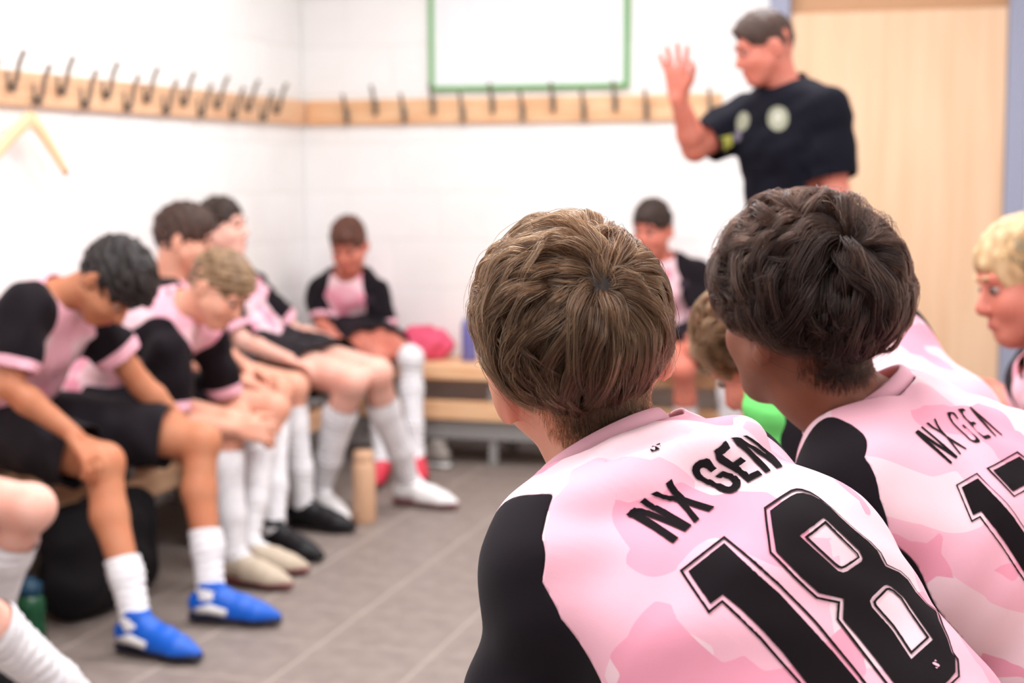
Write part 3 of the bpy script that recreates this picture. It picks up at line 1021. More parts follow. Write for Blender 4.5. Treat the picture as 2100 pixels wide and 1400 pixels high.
# boy on the back bench, left of it
PEOPLE['back_left'] = dict(
    pel=at(722, 722, Y=6.72), nb=at(715, 566, Y=6.62), hd=at(715, 503, Y=6.56), hf=A_([.10, -.92, -.38]), hu=A_([.04, -.34, .94]),
    sh_r=at(657, 600, Y=6.62), el_r=at(660, 668, Y=6.55), wr_r=at(700, 702, Y=6.38), hd_r=A_([.75, -.5, -.2]), hn_r=A_([0, 0, -1.]),
    sh_l=at(772, 604, Y=6.66), el_l=at(795, 690, Y=6.62), wr_l=at(790, 735, Y=6.44), hd_l=A_([-.1, -.7, -.7]), hn_l=A_([0, -.5, -.8]),
    hip_r=at(700, 732, Y=6.68), hip_l=at(745, 732, Y=6.68),
    kn_r=at(775, 732, Y=6.28), kn_l=at(842, 734, Y=6.28), an_r=at(782, 940, Z=.10), an_l=at(852, 930, Z=.10),
    to_r=A_([.15, -.98, 0]), to_l=A_([.45, -.9, 0]))
# boy on the back bench, right of it
PEOPLE['back_right'] = dict(
    pel=at(1372, 720, Y=6.68), nb=at(1352, 536, Y=6.58), hd=at(1338, 472, Y=6.52), hf=A_([-.25, -.95, -.15]), hu=A_([0, -.15, .98]),
    sh_r=at(1300, 572, Y=6.60), el_r=at(1300, 665, Y=6.52), wr_r=at(1330, 725, Y=6.34), hd_r=A_([.5, -.7, -.3]), hn_r=A_([0, 0, -1.]),
    sh_l=at(1428, 562, Y=6.60), el_l=at(1440, 678, Y=6.50), wr_l=at(1378, 742, Y=6.30), hd_l=A_([-.75, -.4, -.4]), hn_l=A_([0, 0, -1.]),
    hip_r=at(1350, 735, Y=6.66), hip_l=at(1400, 735, Y=6.66),
    kn_r=at(1400, 758, Y=6.20), kn_l=at(1498, 742, Y=6.22), an_r=at(1412, 950, Z=.10), an_l=at(1500, 950, Z=.10),
    to_r=A_([.05, -1., 0]), to_l=A_([.2, -.98, 0]))
# boy at the left edge, only his legs in view
PEOPLE['edge'] = dict(
    pel=A_([-2.68, 3.02, .53]), nb=A_([-2.42, 3.02, .98]), hd=A_([-2.36, 3.02, 1.10]), hf=A_([.95, .2, -.2]), hu=A_([.2, 0, .98]),
    sh_r=A_([-2.42, 2.84, .93]), el_r=A_([-2.40, 2.76, .67]), wr_r=A_([-2.28, 2.86, .56]), hd_r=A_([.9, .2, -.3]), hn_r=A_([0, 0, -1.]),
    sh_l=A_([-2.42, 3.20, .93]), el_l=A_([-2.50, 3.32, .70]), wr_l=A_([-2.40, 3.24, .60]), hd_l=A_([.9, -.2, -.3]), hn_l=A_([0, 0, -1.]),
    hip_r=A_([-2.62, 2.93, .53]), hip_l=A_([-2.62, 3.11, .53]),
    kn_l=at(62, 1040, Z=.52), kn_r=at(-120, 1190, Z=.50), an_l=at(-45, 1330, Z=.12), an_r=at(205, 1478, Z=.10),
    to_l=A_([.9, .3, 0]), to_r=A_([.9, -.3, 0]))
# coach, standing, right hand raised
PEOPLE['coach'] = dict(
    pel=at(1640, 590, Y=5.02), nb=at(1612, 185, Y=5.0), hd=at(1570, 100, Y=4.97), hf=A_([-.86, -.42, -.28]), hu=A_([-.22, -.10, .97]),
    sh_r=at(1535, 238, Y=5.12), el_r=at(1425, 305, Y=4.98), wr_r=at(1392, 205, Y=4.88), hd_r=A_([-.10, -.05, 1.]), hn_r=A_([-.35, -.9, 0]),
    sh_l=at(1690, 225, Y=4.90), el_l=at(1716, 405, Y=4.86), wr_l=at(1700, 560, Y=4.80), hd_l=A_([-.05, -.1, -1.]), hn_l=A_([-1., 0, 0]),
    hip_r=at(1610, 600, Y=5.10), hip_l=at(1668, 600, Y=4.94),
    kn_r=at(1600, 880, Y=5.06), kn_l=at(1662, 890, Y=4.90), an_r=A_([-.58, 5.12, .09]), an_l=A_([-.45, 4.92, .09]),
    to_r=A_([-.95, -.3, 0]), to_l=A_([-.8, -.6, 0]))
# fair-haired boy at the right edge
PEOPLE['fair'] = dict(
    pel=A_([.40, 3.00, .53]), nb=at(2172, 735, Y=3.02), hd=at(2118, 580, Y=2.98), hf=A_([-.93, -.30, -.22]), hu=A_([-.20, 0, .97]),
    sh_l=at(2205, 765, Y=2.86), el_l=at(2150, 1010, Y=2.80), wr_l=at(2030, 1080, Y=2.9), hd_l=A_([-.9, .2, -.3]), hn_l=A_([0, 0, -1.]),
    sh_r=at(2150, 765, Y=3.16), el_r=at(2112, 872, Y=3.24), wr_r=at(2030, 800, Y=3.34), hd_r=A_([-.8, .2, .3]), hn_r=A_([0, -.3, -1.]),
    hip_l=A_([.36, 2.91, .52]), hip_r=A_([.36, 3.09, .52]),
    kn_l=A_([-.06, 2.90, .51]), kn_r=A_([-.06, 3.16, .51]), an_l=A_([-.08, 2.88, .09]), an_r=A_([-.08, 3.16, .09]), sleeve_r=.5,
    to_l=A_([-1., 0, 0]), to_r=A_([-1., .1, 0]))
# curly-haired boy bent forward, mostly hidden behind the front pair
PEOPLE['curly'] = dict(
    pel=A_([.26, 2.37, .54]), nb=at(1690, 790, Y=2.33), hd=at(1585, 722, Y=2.33), hf=A_([-.75, .25, -.60]), hu=A_([-.60, .1, .78]),
    sh_l=at(1700, 870, Y=2.19), el_l=A_([-.20, 2.12, .70]), wr_l=A_([-.36, 2.26, .62]), hd_l=A_([-.8, .3, .2]), hn_l=A_([0, .8, 0.2]),
    sh_r=at(1815, 705, Y=2.50), el_r=A_([-.20, 2.60, .78]), wr_r=A_([-.36, 2.46, .66]), hd_r=A_([-.8, -.2, .3]), hn_r=A_([0, -.8, 0.2]),
    hip_l=A_([.22, 2.28, .53]), hip_r=A_([.22, 2.46, .53]),
    kn_l=A_([-.20, 2.22, .51]), kn_r=A_([-.20, 2.52, .51]), an_l=A_([-.20, 2.22, .09]), an_r=A_([-.20, 2.52, .09]),
    to_l=A_([-1., -.1, 0]), to_r=A_([-1., .1, 0]))
# the two nearest boys, backs to the camera
def front_pose(nb, hd, hf, hu, Sv, sh_l, sh_r, dl, facing=cv(-.45, 0, .9)):
    S = nrm(Sv)
    fw = nrm(facing)
    pel = nb - S * .30 + np.array([0, 0, -.20]) - fw * .02
    lat = nrm(np.cross(fw, [0, 0, 1.]))
    hip_r, hip_l = pel + lat * .09 + fw * .03, pel - lat * .09 + fw * .03
    kn_r, kn_l = hip_r + fw * .40 + lat * .04, hip_l + fw * .40 - lat * .04
    p = dict(pel=pel, nb=nb, hd=hd, hf=hf, hu=hu, sh_r=sh_r, sh_l=sh_l, hip_r=hip_r, hip_l=hip_l, kn_r=kn_r, kn_l=kn_l)
    for s in 'rl':
        p['kn_' + s][2] = .51
        p['an_' + s] = p['kn_' + s] + fw * .02; p['an_' + s][2] = .09
        p['to_' + s] = fw
    p['mid'] = nb - S * .30 + np.array([0, 0, -.03]); p['chest'] = nb - S * .16
    p['el_l'] = p['sh_l'] + dl * .27
    p['el_r'] = p['sh_r'] + nrm(dl + fw * .7) * .27
    p['wr_l'], p['wr_r'] = lerp(p['el_l'], p['kn_l'], .85), lerp(p['el_r'], p['kn_r'], .85)
    for s, q in (('l', 1), ('r', -1)):
        p['hd_' + s] = nrm(fw * .6 + np.array([0, 0, -.6])); p['hn_' + s] = lat * q
    return p
PEOPLE['eighteen'] = front_pose(at(1270, 980, d=1.42), at(1180, 728, d=1.44), cv(-.22, .08, .97), cv(-.22, .96, -.10),
    cv(-.668, .615, .414), at(1150, 1160, d=1.34), at(1484, 1008, d=1.52), cv(-.12, -.95, .10), cv(-.85, 0, .5))
PEOPLE['seventeen'] = front_pose(at(1785, 870, d=1.76), at(1648, 645, d=1.74), cv(-.55, .04, .83), cv(-.16, .97, -.02),
    cv(-.685, .708, .176), at(1765, 1000, d=1.67), at(1950, 945, d=1.86), cv(-.02, -.95, .2), cv(-.9, 0, .45))
PEOPLE['eighteen']['torso_shift'] = cv(-.004, -.010, 0)
for _k, _p in PEOPLE.items():                     # thighs rest on the seat, not in it
    if _k == 'coach': continue
    for _j in ('pel', 'hip_r', 'hip_l'): _p[_j] = np.array([_p[_j][0], _p[_j][1], max(_p[_j][2] + .045, .585 if _k.startswith('back') else .572)])
_p = PEOPLE['eighteen']
for _j in ('pel', 'mid', 'chest'): _p[_j] = _p[_j] + _p['torso_shift']

# ------------------------------------------------------------------ the people in the background
SK_tan, SK_fair, SK_pale = skin_mat('tanned_skin', srgb(198, 134, 100)), skin_mat('fair_skin', srgb(228, 170, 146)), skin_mat('pale_skin', srgb(238, 188, 172))
SK_rosy, SK_brown = skin_mat('rosy_skin', srgb(212, 132, 114)), skin_mat('brown_skin', srgb(140, 88, 68))
H_black, H_brown, H_tan = hair_mat('black_hair', srgb(22, 15, 15), srgb(36, 26, 25)), hair_mat('brown_hair', srgb(52, 34, 28), srgb(74, 51, 42)), hair_mat('light_brown_hair', srgb(110, 84, 60), srgb(150, 120, 90))
H_chest, H_dark = hair_mat('chestnut_hair', srgb(76, 42, 31), srgb(102, 60, 44)), hair_mat('dark_brown_hair', srgb(40, 27, 23), srgb(60, 43, 36))
H_blond, H_curly = hair_mat('blond_hair', srgb(190, 150, 108), srgb(222, 188, 144)), hair_mat('curly_brown_hair', srgb(104, 72, 46), srgb(150, 108, 70))
H_cap = hair_mat('under_hair', srgb(26, 16, 12), srgb(38, 25, 19))
B_blue, B_blueS = mat('blue_boot', srgb(10, 92, 200), .4, .4), mat('dark_sole', srgb(34, 38, 60), .5, .3)
B_white, B_redS = mat('white_boot', srgb(240, 238, 238), .4, .4), mat('maroon_sole', srgb(120, 62, 66), .5, .3)
B_black, B_blackS = mat('black_boot', srgb(26, 24, 28), .5, .3), mat('black_sole', srgb(16, 15, 17), .6, .2)
B_beige, B_red = mat('beige_boot', srgb(196, 180, 160), .5, .3), mat('red_boot', srgb(226, 62, 84), .4, .4)
B_patch = mat('white_side_patch', srgb(222, 220, 218), .5, .3)

build_person('bowed', 'dark-haired boy in pink jersey with head bowed and hands on knees, wearing blue boots', SK_tan, H_black,
             dict(top=.026, back=.012, side=.010, front=.030, rough=.006, nape=.070, seed=3), boots=(B_blue, B_blueS, B_patch), socks=(.40, .42), curl=(.55, .5), seed=21, boot_label='bright blue football boot')
build_person('leaning', 'boy with cropped light brown hair leaning forward with clasped hands on the left bench', SK_fair, H_tan,
             dict(top=.014, back=.004, side=.001, front=.020, nape=.095, seed=4), boots=(B_beige, B_redS), socks=(.80, .80), curl=(.9, .9), seed=22, bulk=.94, one_seam=True, seam=([-.05, .0, .05, .1, .3], [.7, .8, 1.0, 1.1, 1.2]), boot_label='beige football boot')
build_person('upright', 'brown-haired boy sitting upright against the left wall, half hidden by the leaning boy', SK_fair, H_brown,
             dict(top=.024, back=.006, side=.004, front=.024, nape=.088, seed=5), boots=(B_black, B_blackS), socks=(.84, .84), seed=23, boot_label='black football boot')
build_person('corner', 'pale boy nearest the corner leaning back with legs stretched out, wearing white boots', SK_pale, H_dark,
             dict(top=.010, back=.004, side=.001, front=.006, nape=.095, hairline=.05, seed=6), boots=(B_white, B_redS), socks=(.78, .78), seed=24, bulk=1.05, boot_label='white football boot')
p_bl, s_bl = build_person('back_left', 'chestnut-haired boy facing the camera on the back bench, wearing red boots', SK_rosy, H_chest,
             dict(top=.020, back=.006, side=.004, front=.018, nape=.088, seed=7), boots=(B_red, B_redS), socks=(.70, 1.02), seed=25, bulk=.84, boot_label='red football boot')
p_br, s_br = build_person('back_right', 'dark-haired boy on the back bench seen between the two nearest heads', SK_rosy, H_dark,
             dict(top=.020, back=.004, side=.002, front=.016, nape=.090, seed=8), boots=(B_black, B_blackS), socks=(.62, 1.0), seed=26, bulk=.86)
build_person('edge', 'boy at the left edge of the photo with only his white-socked legs showing', SK_pale, H_brown,
             dict(top=.020, back=.008, side=.004, front=.018, nape=.085, seed=9), boots=(B_black, B_blackS), socks=(.70, .80), seed=27)
coach, coach_shirt = build_person('coach', 'coach in navy T-shirt standing by the door with one hand raised', SK_rosy, H_brown,
             dict(top=.013, back=.001, side=-.001, front=.016, rough=.002, nape=.110, hairline=.062, seed=10), top='navy', sc=.93, hand_sc=1.08, bulk=1.12, boots=(B_black, B_blackS), socks=(.35, .35), curl=(.06, .4), spread=(.30, .1), seed=28, fold=.003, sleeve=.78, collar=True)
p_fair, _ = build_person('fair', 'blond boy in profile at the right edge of the photo', SK_rosy, H_blond,
             dict(top=.016, back=.008, side=.004, front=.012, rough=.0015, nape=.082, seed=11, hairline=.028), boots=(B_white, B_redS), socks=(.8, .8), seed=29, h=.006, sc=.95)
p_curly, _ = build_person('curly', 'curly brown-haired boy bent forward, mostly hidden behind the two nearest boys', SK_rosy, H_curly,
             dict(top=.010, back=.008, side=.008, front=.012, rough=.004, wl=.03, nape=.075, seed=12), boots=(B_black, B_blackS), socks=(.8, .8), seed=30, sc=.95, one_seam=True, seam=([-.05, .0, .05, .1, .3], [.8, .95, 1.1, 1.2, 1.2]))

# ------------------------------------------------------------------ the two nearest boys
def groom(name, parent, base, c, R, sc, n, whorl, length, height, radius, m, seed, clumps=420, clump=.75, wave=0.0, wfreq=60., jitter=.25, gravity=.35, swirl=.25, hairline=None, parting=None):
    """strands rooted on the scalp, combed away from the crown and gathered into locks"""
    r = np.random.default_rng(seed)
    ctr, rad = np.array([0, -.014, .030]), np.array([.0755, .0955, .0865])
    hx, hy = hairline or ([-.12, -.06, -.015, .02, .05, .08], [-.080, -.062, -.012, .012, .045, .068])
    down = R.T @ np.array([0, 0, -1.])
    wn = nrm(np.asarray(whorl) / rad)
    def roots(k):
        i = np.arange(k * 3) + r.uniform(0, 1, k * 3)
        z = 1 - 2 * i / (k * 3); a = i * 2.399963 + r.normal(0, .02, k * 3)
        d = np.stack([np.sqrt(np.maximum(1 - z * z, 0)) * np.cos(a), np.sqrt(np.maximum(1 - z * z, 0)) * np.sin(a), z], 1)
        P = ctr + d * rad
        ok = P[:, 2] > np.interp(P[:, 1], hx, hy) + r.normal(0, .003, len(P))
        return d[ok]
    def grow(d, lenf, hf, dev):
        """d: unit directions on the scalp; returns (k, 10, 3)"""
        k = len(d); NP = 10
        out = np.zeros((k, NP, 3))
        L = length(d) * lenf
        H = height(d) * hf
        u = d.copy()
        tw = r.normal(0, 1, (k, 3)) * dev[:, None]
        for j in range(NP):
            nn = u / rad; nn /= np.linalg.norm(nn, axis=1)[:, None]
            t = j / (NP - 1)
            prof = np.interp(t, [0, .12, .35, .7, 1], [0, .55, 1.0, .85, .45])
            out[:, j] = ctr + u * rad + nn * (H * prof)[:, None]
            away = u - wn * (u @ wn)[:, None]
            away /= np.linalg.norm(away, axis=1)[:, None] + 1e-6
            sw = np.cross(nn, away)
            near = np.exp(-np.arccos(np.clip(u @ wn, -1, 1)) * 2.0)[:, None]
            v = away + sw * (swirl * near + .0) + down * gravity + tw
            if parting is not None: v += parting(u)
            v -= nn * (v * nn).sum(1)[:, None]
            v /= np.linalg.norm(v, axis=1)[:, None] + 1e-6
            u = u + v * (L / (NP - 1))[:, None] / .086
            u /= np.linalg.norm(u, axis=1)[:, None]
        return out
    gd = roots(clumps)
    gl, gh = r.uniform(.60, 1.32, len(gd)), r.uniform(.35, 1.40, len(gd))
    G = grow(gd, gl, gh, np.full(len(gd), jitter))
    if wave:
        ph = r.uniform(0, 6.28, (len(gd), 3)); amp = wave * r.uniform(.4, 1.2, len(gd))
        tt = np.linspace(0, 1, 10)
        Ls = (length(gd) * gl)[:, None]
        for ax in range(3): G[:, :, ax] += amp[:, None] * np.minimum(tt * 2, 1)[None, :] * np.sin(tt[None, :] * Ls * wfreq + ph[:, ax:ax + 1])
    d = roots(n)
    own = np.zeros(len(d), int)
    for i in range(0, len(d), 4000): own[i:i + 4000] = np.argmax(d[i:i + 4000] @ gd.T, 1)
    P = grow(d, gl[own] * r.uniform(.85, 1.08, len(d)), gh[own] * r.uniform(.8, 1.15, len(d)), np.full(len(d), jitter * .35))
    off = (P[:, :1] - G[own][:, :1])
    tt = np.linspace(0, 1, 10)[None, :, None]
    tgt = G[own] + off * (1 - .72 * tt) + r.normal(0, .0011, (len(d), 1, 3)) * tt
    w = clump * np.minimum(tt * 2.2, 1) * r.uniform(.75, 1.0, (len(d), 1, 1))
    stray = r.uniform(0, 1, len(d)) < .06
    w[stray] *= .25
    P = P * (1 - w) + tgt * w
    P[stray] += r.normal(0, .007, (stray.sum(), 1, 3)) * tt ** 1.5
    P = c + (P * sc) @ R.T - base
    cd = bpy.data.hair_curves.new(name)
    cd.add_curves([10] * len(P))
    cd.position_data.foreach_set('vector', P.astype(np.float32).ravel())
    ra = cd.attributes.get('radius') or cd.attributes.new('radius', 'FLOAT', 'POINT')
    prof = np.interp(np.linspace(0, 1, 10), [0, .6, 1], [1, .9, .25])
    ra.data.foreach_set('value', np.tile(prof * radius, len(P)).astype(np.float32))
    o = bpy.data.objects.new(name, cd); COL.objects.link(o)
    cd.materials.append(m)
    o.parent = parent
    o['kind'] = 'stuff'
    return o

def strand_mat(name, stops, rough=.32):
    m = bpy.data.materials.new(name); m.use_nodes = True
    nt = m.node_tree; nt.nodes.clear()
    out, hb, hi, cr = (nt.nodes.new(t) for t in ('ShaderNodeOutputMaterial', 'ShaderNodeBsdfHairPrincipled', 'ShaderNodeHairInfo', 'ShaderNodeValToRGB'))
    hb.parametrization = 'COLOR'
    hb.inputs['Roughness'].default_value = rough
    hb.inputs['Radial Roughness'].default_value = .45
    hb.inputs['IOR'].default_value = 1.38
    el = cr.color_ramp.elements
    el[0].color, el[1].color = (*stops[0], 1), (*stops[-1], 1)
    for i, s in enumerate(stops[1:-1]):
        e = el.new((i + 1) / (len(stops) - 1)); e.color = (*s, 1)
    nt.links.new(hi.outputs['Random'], cr.inputs[0]); nt.links.new(cr.outputs[0], hb.inputs['Color']); nt.links.new(hb.outputs[0], out.inputs[0])
    return m

# --- print on the jerseys: flat artwork laid onto the cloth surface
def px_loop(pts, ox, oy, s): return [(ox + x / s, oy + y / s) for x, y in pts]

def densify(loop, step=5.0):
    out = []
    for (x0, y0), (x1, y1) in zip(loop, loop[1:] + loop[:1]):
        k = max(1, int(math.hypot(x1 - x0, y1 - y0) / step))
        out += [(x0 + (x1 - x0) * i / k, y0 + (y1 - y0) * i / k) for i in range(k)]
    return out

def inside(pt, loops):
    x, y = pt; c = False
    for L in loops:
        n = len(L)
        for i in range(n):
            x0, y0 = L[i]; x1, y1 = L[i - 1]
            if (y0 > y) != (y1 > y) and x < (x1 - x0) * (y - y0) / (y1 - y0) + x0: c = not c
    return c

def stroke(pts, widths, closed=False):
    """thin line as a closed loop (or two loops when closed)"""
    P = np.array(pts, float); n = len(P)
    if np.isscalar(widths): widths = [widths] * n
    Lf, Rt = [], []
    for i in range(n):
        a = P[i - 1] if (i > 0 or closed) else P[i]
        b = P[(i + 1) % n] if (i < n - 1 or closed) else P[i]
        d0 = P[i] - a; d1 = b - P[i]
        d0 = d0 / (np.linalg.norm(d0) or 1); d1 = d1 / (np.linalg.norm(d1) or 1)
        t = d0 + d1; t = t / (np.linalg.norm(t) or 1)
        nn = np.array([-t[1], t[0]])
        cs = max(.45, abs(nn @ np.array([-d1[1], d1[0]])) if np.linalg.norm(d1) else 1)
        w = widths[i] / 2 / cs
        Lf.append(tuple(P[i] + nn * w)); Rt.append(tuple(P[i] - nn * w))
    return [Lf, Rt] if closed else [Lf + Rt[::-1]]

BVH = {}
def print_on(key, name, loops, m, base, parent, lift=.0012):
    if key not in BVH:
        V, T = SHIRTS[key]
        BVH[key] = BVHTree.FromPolygons([tuple(v) for v in V], [tuple(t) for t in T.tolist()])
    bvh = BVH[key]
    dl = [densify(L) for L in loops]
    pts, eds = [], []
    for L in dl:
        n = len(pts); pts += L
        eds += [(n + i, n + (i + 1) % len(L)) for i in range(len(L))]
    xs, ys = [p[0] for p in pts], [p[1] for p in pts]
    y = min(ys)
    while y < max(ys):
        x = min(xs)
        while x < max(xs):
            if inside((x, y), loops): pts.append((x, y))
            x += 8
        y += 8
    co, _, fc, *_ = delaunay_2d_cdt([Vector(p) for p in pts], eds, [], 0, 1e-4)
    V3, ok = [], []
    for q in co:
        d = Vector(ray(q.x, q.y)).normalized()
        loc, nor, _, dist = bvh.ray_cast(Vector(CAM_P), d, 14.0)
        if loc is None: V3.append((0, 0, 0)); ok.append(False)
        else:
            if nor.dot(d) > 0: nor = -nor
            V3.append(tuple(np.array(loc + nor * lift + nor * .003 - Vector(base)))); ok.append(True)
    F = []
    for f in fc:
        if not all(ok[i] for i in f): continue
        cx = sum(co[i].x for i in f) / 3; cy = sum(co[i].y for i in f) / 3
        if not inside((cx, cy), loops): continue
        a, b, c = (np.array(V3[i]) for i in f)
        if max(np.linalg.norm(a - b), np.linalg.norm(b - c), np.linalg.norm(c - a)) > .03: continue
        n = np.cross(b - a, c - a)
        F.append(tuple(f) if n @ (np.array(base) + a - CAM_P) < 0 else tuple(f)[::-1])
    used = sorted({i for f in F for i in f}); ix = {o: i for i, o in enumerate(used)}
    if not F: return None
    return link(name, mesh_py(name, [V3[i] for i in used], [tuple(ix[i] for i in f) for f in F]), m, parent)

C1, C2, C3, C4, C5 = (1270, 880, 5.6), (1400, 880, 8.75), (1380, 1090, 4.516), (1550, 1000, 5.6), (1700, 1150, 5.6)
C6, C7, C8 = (1860, 820, 7.78), (1900, 920, 4.375), (1160, 820, 6.088)
LET_18 = [
 px_loop([(67,1000),(162,905),(250,935),(420,1000),(580,1078),(430,990),(300,900),(222,842),(280,790),(350,850),(470,925),(640,1030),(825,1142),(748,1217),(600,1150),(430,1080),(288,1024),(450,1130),(600,1230),(678,1283),(615,1343),(400,1200),(200,1080)], *C1),
 px_loop([(342,750),(406,715),(480,755),(612,795),(560,730),(520,670),(508,637),(575,583),(600,650),(650,720),(742,815),(850,855),(1084,928),(1018,985),(900,950),(780,905),(830,970),(912,1070),(852,1120),(760,990),(655,868),(540,830),(430,790)], *C1),
 px_loop([(543,697),(500,655),(465,600),(430,550),(380,527),(330,530),(260,555),(190,610),(145,670),(128,745),(145,810),(190,880),(260,945),(400,1015),(520,1090),(620,1160),(720,1205),(800,1218),(870,1215),(950,1180),(1010,1110),(1022,1050),(1000,980),(930,890),(830,820),(650,743),(515,850),(620,900),(655,878),(720,905),(800,950),(855,1000),(868,1045),(845,1090),(800,1105),(740,1090),(640,1030),(520,960),(400,900),(330,860),(280,800),(262,745),(275,705),(330,682),(380,705),(445,772)], *C2),
 px_loop([(710,250),(745,290),(788,360),(640,465),(700,510),(835,597),(968,508),(1075,590),(942,668),(1020,745),(1155,870),(1305,785),(1410,880),(1150,1028),(1050,930),(930,820),(800,720),(690,660),(590,600),(540,545),(525,455),(500,410)], *C2),
 px_loop([(805,207),(930,183),(990,195),(1060,245),(1130,290),(1250,345),(1380,440),(1460,515),(1420,450),(1340,380),(1280,320),(1160,235),(1080,185),(1020,160),(1095,148),(1180,190),(1300,270),(1420,380),(1530,480),(1640,590),(1720,670),(1770,740),(1665,770),(1560,665),(1440,570),(1300,480),(1180,380),(1090,335),(1160,400),(1260,500),(1370,610),(1480,720),(1560,808),(1468,850),(1350,730),(1240,620),(1120,480),(1030,400),(925,325),(880,275),(850,235)], *C2)]
D1 = px_loop([(470,140),(147,388),(345,685),(455,597),(620,735),(830,935),(1000,1120),(1210,1400),(1480,1760),(1900,1680),(1690,1400),(1445,1110),(1300,955),(1100,740),(960,580),(780,420),(620,280)], *C3)
D1o = px_loop([(1400,1750),(1150,1400),(1000,1225),(800,990),(600,800),(450,662),(332,758),(82,380),(468,88),(620,210),(800,360),(960,500),(1150,700),(1300,860),(1445,1035),(1650,1280),(1900,1600)], *C3)
D8 = px_loop([(155,310),(300,205),(390,145),(460,112),(530,105),(620,130),(720,180),(840,275),(960,395),(1100,520),(1250,640),(1350,740),(1395,825)], *C4) \
   + px_loop([(605,75),(760,145),(860,235),(950,380),(1080,525),(1190,610),(1225,720),(1260,790),(1320,920),(1370,1080),(1410,1130),(1415,1310),(1345,1400),(1200,1520),(1000,1600),(850,1580),(695,1400),(500,1150),(300,900),(118,690),(130,445)], *C5) \
   + px_loop([(690,1222),(400,960),(210,770)], *C4)
D8h1 = px_loop([(475,580),(758,378),(1150,740),(1188,825),(1170,865),(1010,985),(960,998),(905,980),(840,920)], *C4)
D8h2 = px_loop([(427,470),(450,430),(590,310),(625,297),(680,320),(820,440),(880,530),(1165,935),(920,1165),(680,800),(450,540)], *C5)
D8o = px_loop([(98,280),(300,145),(400,82),(460,65),(520,70),(610,100),(700,155),(850,277),(1000,417),(1150,550),(1280,652),(1395,770)], *C4) \
    + px_loop([(620,58),(780,136),(870,223),(960,368),(1090,526),(1205,608),(1240,690),(1270,775),(1330,905),(1385,1080),(1440,1160),(1455,1360),(1400,1410),(1250,1550),(1000,1690),(770,1600),(620,1410),(350,1070),(58,690),(72,485)], *C5) \
    + px_loop([(905,1325),(665,1275),(400,1030),(150,780)], *C4)
D8ow = [5, 5, 5, 4.5, 4, 3.5, 2.5, 1.2, 1.0, 1.2, 1.5, 2.2] + [2.2, 1.5, 1.5, 1.2, 1.2, 1.5, 3, 3, 2.5, 2.5, 4, 4, 4, 4, 5, 5, 5, 5, 5, 5] + [5, 5, 5, 5]
H1o = px_loop([(550,595),(770,430),(1125,775),(1140,815),(1100,845),(985,930),(945,945),(910,930),(860,890)], *C4)
H2o = px_loop([(480,485),(500,460),(620,350),(650,345),(700,370),(790,450),(880,590),(1108,910),(920,1090),(700,760),(490,520)], *C5)
LOGO_18 = [px_loop([(1130,605),(1175,583),(1188,622)], *C8), px_loop([(1055,665),(1100,628),(1178,640),(1065,688)], *C8)]
MARK_18 = [px_loop([(1170,1195),(1182,1177),(1200,1195)], *C5), px_loop([(1148,1215),(1170,1205),(1215,1228),(1232,1248),(1220,1260),(1160,1232)], *C5), px_loop([(1180,1265),(1200,1282),(1215,1268)], *C5)]
LET_17 = [
 px_loop([(105,560),(155,520),(330,640),(560,800),(450,690),(200,478),(222,460),(400,610),(600,780),(778,940),(750,967),(560,840),(320,690),(450,800),(692,1022),(670,1047),(400,820),(230,680)], *C6),
 px_loop([(285,410),(318,400),(400,470),(490,530),(440,440),(400,345),(422,330),(460,420),(520,520),(610,620),(740,700),(938,820),(915,832),(760,750),(680,700),(730,770),(830,895),(815,910),(700,770),(600,640),(500,560),(380,490)], *C6),
 px_loop([(800,340),(770,290),(730,240),(680,228),(620,228),(612,250),(640,320),(690,400),(800,510),(900,600),(980,680),(1040,715),(1090,730),(1140,715),(1140,690),(1100,640),(1020,570),(940,490),(880,435),(858,448),(905,492),(930,490),(1000,560),(1060,625),(1080,665),(1060,690),(1010,680),(930,600),(820,500),(720,400),(670,310),(675,262),(700,258),(740,290),(780,345)], *C6),
 px_loop([(780,185),(860,172),(905,205),(860,225),(870,270),(920,335),(985,395),(1035,390),(1080,425),(1035,445),(1040,480),(1100,550),(1195,618),(1270,600),(1322,640),(1225,668),(1120,580),(1010,460),(960,400),(870,310),(830,240)], *C6),
 px_loop([(958,150),(985,148),(1060,215),(1200,330),(1310,430),(1500,605),(1488,615),(1350,500),(1240,400),(1130,310),(1240,440),(1400,620),(1385,628),(1240,480),(1110,335),(1030,240)], *C6)]
E1 = px_loop([(455,285),(305,360),(415,608),(488,575),(600,720),(750,930),(875,1130),(1100,1480),(1250,1400),(1000,960),(875,780),(760,620),(700,550),(600,440)], *C7)
E1o = px_loop([(1000,1400),(875,1200),(720,960),(590,780),(478,622),(405,660),(258,340),(445,242),(560,360),(700,500),(780,600),(875,740),(1000,930)], *C7)
E1w = [2.5, 2.5, 2.5, 2.5, 3, 3, 3, 2.5, 1.2, 1.2, 1.5, 1.5, 1.5]
E7 = px_loop([(580,215),(820,92),(1000,255),(1180,440),(1400,800),(1250,860),(1080,560),(900,335),(760,405)], *C7)
E7o = px_loop([(1000,215),(890,120),(800,55),(535,198),(770,445),(890,385)], *C7)

def front_boy(key, label, skin, strands, cap_m, style, seed, extra, seam, **kw):
    body, shirt = build_person(key, label, skin, cap_m, style, boots=(B_black, B_blackS), socks=(.8, .8), seed=seed, h=.0055, hs=.0045, shirt_extra=extra, seam=seam, **kw)
    return body, shirt

